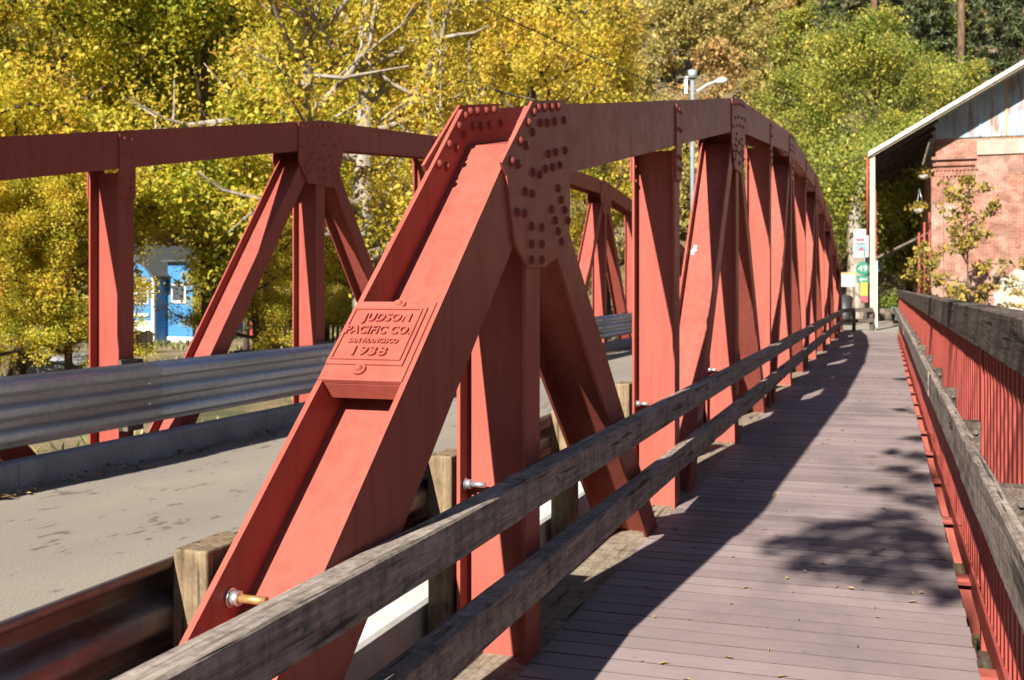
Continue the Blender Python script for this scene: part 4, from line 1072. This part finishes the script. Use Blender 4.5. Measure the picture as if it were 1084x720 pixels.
# slender pale saplings
sap = make_tree('sapling', 'slender white stemmed sapling just left of the riveted gusset', 'tree', 8, 12, .065, .25, 1.5, 16, M['leaf_gold'], M['pale_bark'], .13, 14, .45, loc=gp(468, 27), tint_c=.5, tint_s=.2, nsub=3, bare=.4, limb_lift=.35)
for i, (u, d_, rz, sc, lab) in enumerate(((497, 30, 1.1, 1.0, 'slender white sapling rising behind the top of the end post'), (440, 29, 2.4, .9, 'slender pale sapling between the cottonwood trunk and the end post'), (412, 31, 4.0, .95, 'thin pale sapling against the thick cottonwood trunk'))):
    dup_tree(sap, gp(u, d_), rz, sc, lab)
# green trees at the right
g1 = make_tree('green_tree', 'big light green tree filling the sky left of the porch roof', 'tree', 12, 16.5, .34, .14, 5.6, 24, M['leaf_green'], M['bark'], .18, 95, 1.0, loc=(at(925, 62, z=0).x, at(925,62,z=0).y, -.1), tint_c=.52, tint_s=.26, nsub=6)
g2 = dup_tree(g1, (at(850,74,z=0).x, at(850,74,z=0).y, -.1), 1.4, .98, 'light green tree behind the far end of the near truss')
g3 = dup_tree(g1, (at(985,80,z=0).x, at(985,80,z=0).y, -.1), 2.9, 1.08, 'light green tree showing above the porch roof slope')
g5 = dup_tree(g1, (at(960,56,z=0).x, at(960,56,z=0).y, -.1), 5.1, .62, 'low green tree seen under the porch roof')
m = MB(); p = at(906, 50, z=-.1); m.tube([(0,0,0),(0,0,.6),(.05,0,3),(-.05,0,4.6),(.3,.3,7)], [.62,.45,.40,.34,.1], 12)
bt = empty('old_tree', p, 'big grey trunk standing behind the notice board and route sign', 'tree'); m.build('trunk', M['pale_bark'], bt, recalc=False)
rng2 = np.random.default_rng(5); C = rng2.normal(size=(11000,3))*np.array([1.7,1.7,1.1])+np.array([0,1.2,6.4])
me = leaf_mesh('crown', C, np.array([[0,0,.7]]), .19, rng2, rng2.normal(.5,.2,11000), M['leaf_green']); o = bpy.data.objects.new('crown', me); COL.objects.link(o); o.parent = bt
# vine-like young tree before the brick wall
vt = make_tree('young_tree', 'young tree with sparse golden drooping leaves in front of the brick wall', 'tree', 21, 5.6, .05, .12, 1.55, 15, M['leaf_vine'], M['bark'], .17, 9, .26, loc=(2.45, 36.6, -.3), tint_c=.5, tint_s=.22, nsub=4, bare=.4, limb_lift=.02, droop=.6)
vt2 = dup_tree(vt, (1.35, 37.4, -.3), 2.2, .62, 'low golden leaved shrub at the railing end beside the brick corner')
vt3 = dup_tree(vt, (4.0, 36.2, -.4), 4.2, .55, 'small golden leaved shrub in front of the white plaster patch')

# hillside woods: individual trees
oak = make_tree('hill_tree', 'olive gold oak growing on the hillside', 'tree', 31, 9.5, .2, .10, 3.7, 14, M['leaf_olive'], M['bark'], .44, 16, .95, group='autumn trees on the hillside', loc=(0,0,-60), nsub=4, tint_s=.22)
grn = make_tree('hill_tree', 'yellow-green tree growing on the hillside', 'tree', 32, 10.5, .2, .10, 3.6, 14, M['leaf_green'], M['bark'], .44, 16, .95, group='autumn trees on the hillside', loc=(0,0,-60), nsub=4, tint_s=.22)
org = make_tree('hill_tree', 'rust orange tree growing on the hillside', 'tree', 33, 7.5, .16, .08, 3.0, 12, M['leaf_orange'], M['bark'], .40, 14, .85, group='autumn trees on the hillside', loc=(0,0,-60), nsub=4, tint_s=.22)
pine = make_pine('pine_tree', 'tall dark pine growing on the wooded hillside', 'tree', 41, 19, (0,0,-60), 'pines on the hillside', .17, .16)
pine2 = make_pine('pine_tree', 'slender pine with bare lower trunk on the wooded hillside', 'tree', 42, 22, (0,0,-60), 'pines on the hillside', .13, .40)
for u, d_, lab in ((925, 98, 'very tall pine whose bare trunk rises above the big green tree'), (1017, 94, 'very tall pine whose bare brown trunk stands above the porch roof slope'), (868, 120, 'tall thin pine behind the top of the light green trees')):
    p = at(u, d_, z=0); make_pine('pine_tree', lab, 'tree', int(u), 37, (p.x, p.y, hill_z(p.x, p.y)-.5), None, .13, .62)
rh = random.Random(19); used = set()
def plant(proto, x, y, sc, rz):
    z = hill_z(x, y)-.3
    if id(proto) not in used:
        used.add(id(proto)); proto.location = (x, y, z); proto.scale = (sc,)*3; proto.rotation_euler = (0,0,rz)
    else: dup_tree(proto, (x, y, z), rz, sc)
taken = []
for k in range(560):
    u = rh.uniform(-80, 1150); d_ = 90 + 110*rh.random()**1.1
    p = at(u, d_, z=0)
    if any((p.x-a)**2+(p.y-b)**2 < 19 for a, b in taken): continue
    # a bare dirt clearing on the slope
    if 652 < u < 702 and 116 < d_ < 136: continue
    taken.append((p.x, p.y))
    if u > 860 or (d_ > 170 and u > 620): pr_ = rh.choice([pine, pine, pine2, pine, grn]) 
    elif u > 610: pr_ = rh.choice([oak, oak, oak, org, pine2 if d_ > 140 else oak, pine if d_ > 150 else grn])
    else: pr_ = rh.choice([oak, oak, grn, oak, oak, org])
    plant(pr_, p.x, p.y, rh.uniform(.75, 1.2), rh.uniform(0, 6.28))
rb = np.random.default_rng(8); C = []; T = []
for k in range(1500):
    u = rb.uniform(-100, 1180); d_ = 84 + 120*rb.random(); p = at(u, d_, z=0)
    if 654 < u < 700 and 116 < d_ < 134: continue
    z = hill_z(p.x, p.y); sz = rb.uniform(.5, 1.3)
    C.append(rb.normal(size=(46,3))*np.array([sz,sz,sz*.6]) + np.array([p.x,p.y,z+sz*.5])); T.append(np.full(46, rb.uniform(.1,.9))+rb.normal(0,.1,46))
C = np.concatenate(C); me = leaf_mesh('hillside_brush', C, np.array([[0,-.3,.7]]), .42, rb, np.concatenate(T), M['leaf_olive'])
o = bpy.data.objects.new('hillside_brush', me); COL.objects.link(o); tag(o, 'low olive and golden brush covering the hillside between the trees', 'brush', kind='stuff')
# tree behind the photographer whose outer boughs shade the deck
rs = np.random.default_rng(4)
sh = empty('shade_tree', (2.3, -4.8, -.4), 'leafy tree behind the viewpoint whose boughs throw dappled shade on the walkway', 'tree')
tm = MB(); trunk_top = Vector((.1, .1, 6.4)); tm.tube([(0,0,0),(.05,.0,2.5),(.0,.05,4.6),tuple(trunk_top)], [.2,.15,.12,.09], 10)
spots = [(-.52,6.55,.16),(-.40,6.15,.15),(-.30,6.75,.2),(-.12,6.15,.2),(-.02,6.7,.24),(.10,6.0,.16),(.14,7.1,.2),(.26,6.55,.2),(.30,5.75,.09),(-.35,7.15,.14),(-.18,7.3,.12),(.05,7.6,.16),
         (.22,8.3,.2),(.0,8.6,.12),(.30,9.2,.16),(.12,9.6,.14),(.28,10.4,.16),(.05,10.6,.09),(.3,11.6,.14),(.2,14.2,.12),(.3,19,.15)]
for k in range(22): spots.append((rs.uniform(.75, 1.9), rs.uniform(3.2, 15), rs.uniform(.12, .26)))
C = []; O = []
for sx_, sy_, r_ in spots:
    r_ *= .78; z = rs.uniform(6.6, 8.4); c = Vector((sx_-.255*z, sy_-1.48*z, z)) - Vector(sh.location)
    mid = trunk_top.lerp(c, .5) + Vector((0,0,.35)); b0 = Vector((.05,.05,rs.uniform(4.8, 6.3)))
    tm.tube([b0, mid, c], [.032,.018,.006], 5, False)
    n_ = int(620*r_**1.25/.2**1.25*.17)+9
    C.append(rs.normal(size=(n_,3))*r_*np.array([.62,.9,.5]) + np.array(c)); O.append(np.tile((0,0,.6),(n_,1)))
C = np.concatenate(C); O = np.concatenate(O)
tm.build('trunk', M['bark'], sh, recalc=False)
me = leaf_mesh('crown', C, O, .12, rs, rs.normal(.5,.2,len(C)), M['leaf_green']); o = bpy.data.objects.new('crown', me); COL.objects.link(o); o.parent = sh

# weeds on the banks and leaf litter
rg = np.random.default_rng(77)
n = 16000; X = rg.uniform(-45, -7, n); Yv = rg.uniform(6, 55, n)
keep = (np.sin(X*.9)+np.cos(Yv*.7)+rg.normal(size=n)*.6) > .2; X, Yv = X[keep], Yv[keep]
Zv = np.array([gz_all(a, b) for a, b in zip(X, Yv)])+.10
me = leaf_mesh('bank_weeds', np.stack([X,Yv,Zv],1), np.array([[0,-.6,.3]]), .34, rg, rg.normal(.6,.25,len(X)), M['grass'], -1.2, .22)
o = bpy.data.objects.new('bank_weeds', me); COL.objects.link(o); tag(o, 'dry grass and weeds scattered over the creek bank', 'weeds', kind='stuff')
n = 5000; X = rg.uniform(.4, 9, n); Yv = rg.uniform(1, 36, n); Zv = np.array([gz_all(a,b) for a,b in zip(X,Yv)])+.15
me = leaf_mesh('creek_weeds', np.stack([X,Yv,Zv],1), np.array([[0,-.3,.6]]), .4, rg, rg.normal(.25,.2,n), M['grass'], -.8, .3)
o = bpy.data.objects.new('creek_weeds', me); COL.objects.link(o); tag(o, 'green weeds growing under the right edge of the walkway', 'weeds', kind='stuff')
# litter along the far kerb
n = 1500; Yv = rg.uniform(3, 36, n); X = -5.585 + np.abs(rg.normal(0, .10, n)); Zv = ROADZ+.012+rg.uniform(0,.035,n)*np.exp(-(X+5.585)*6)
me = leaf_mesh('leaf_litter', np.stack([X,Yv,Zv],1), np.array([[0,0,2.2]]), .055, rg, rg.normal(.25,.22,n), M['dry_leaf'], 0, .6, True)
o = bpy.data.objects.new('leaf_litter', me); COL.objects.link(o); tag(o, 'brown leaf litter lying along the foot of the far kerb', 'leaf litter', kind='stuff')
# few leaves on the deck
n = 130; Yv = 3.5+34*rg.random(n)**1.2; X = rg.uniform(-1.25, .33, n); far_l = rg.random(n) < .45; Yv = np.where(far_l, rg.uniform(18, 36, n), Yv); X = np.where(far_l, rg.uniform(-.35,.33,n), X)
me = leaf_mesh('fallen_leaves', np.stack([X,Yv,np.full(n,.010)],1), np.array([[0,0,6.]]), .038, rg, rg.uniform(.4,1,n), M['dry_leaf'], 0, .6, True)
o = bpy.data.objects.new('fallen_leaves', me); COL.objects.link(o); tag(o, 'scattered yellow leaves lying on the walkway boards', 'leaves', kind='stuff')
n = 420; k = rg.integers(0, 190, n); Yv = -3 + k*.153 + .1492; X = rg.uniform(-1.2,.33,n)
me = leaf_mesh('gap_chaff', np.stack([X,Yv,np.full(n,.0022)],1), np.array([[0,0,8.]]), .05, rg, rg.uniform(.6,.85,n), M['dry_leaf'], 0, .11, True)
me.transform(Matrix.Identity(4)); o = bpy.data.objects.new('gap_chaff', me); COL.objects.link(o); tag(o, 'straw and pale chaff caught in the gaps between walkway boards', 'chaff', kind='stuff')

# ================================================================== CAMERA, LIGHT, WORLD
cam = bpy.data.cameras.new('camera'); co = bpy.data.objects.new('camera', cam); COL.objects.link(co)
cam.sensor_width = 36; cam.lens = F_PX/1084*36; cam.shift_y = -56/1084; cam.clip_start = .05; cam.clip_end = 2000
co.location = (0,0,CAM_H); co.rotation_euler = (R(90), 0, YAW)
cam.dof.use_dof = True; cam.dof.focus_distance = 3.5; cam.dof.aperture_fstop = 6.8
scene.camera = co
to_sun = Vector((-.255, -1.48, 1.0)).normalized()
sun = bpy.data.lights.new('sun', 'SUN'); so = bpy.data.objects.new('sun', sun); COL.objects.link(so)
sun.energy = 5.0; sun.angle = R(.53); sun.color = (1.0, .93, .82)
so.rotation_euler = to_sun.to_track_quat('Z', 'Y').to_euler(); so.location = (-4, -20, 20)
wd = bpy.data.worlds.new('World'); scene.world = wd; wd.use_nodes = True; nt = wd.node_tree
sky = nt.nodes.new('ShaderNodeTexSky'); sky.sky_type = 'NISHITA'; sky.sun_disc = False
sky.sun_elevation = math.asin(to_sun.z); sky.sun_rotation = math.atan2(to_sun.x, to_sun.y)
sky.altitude = 900; sky.air_density = 1.0; sky.dust_density = .6
bg = nt.nodes['Background']; nt.links.new(sky.outputs['Color'], bg.inputs['Color']); bg.inputs['Strength'].default_value = .05
vs = scene.view_settings; vs.view_transform = 'Standard'; vs.look = 'None'; vs.exposure = 1.45; vs.gamma = 1; vs.use_curve_mapping = False
scene.render.engine = 'CYCLES'
scene.cycles.use_denoising = True
scene.cycles.max_bounces = 6; scene.cycles.diffuse_bounces = 3; scene.cycles.transmission_bounces = 3
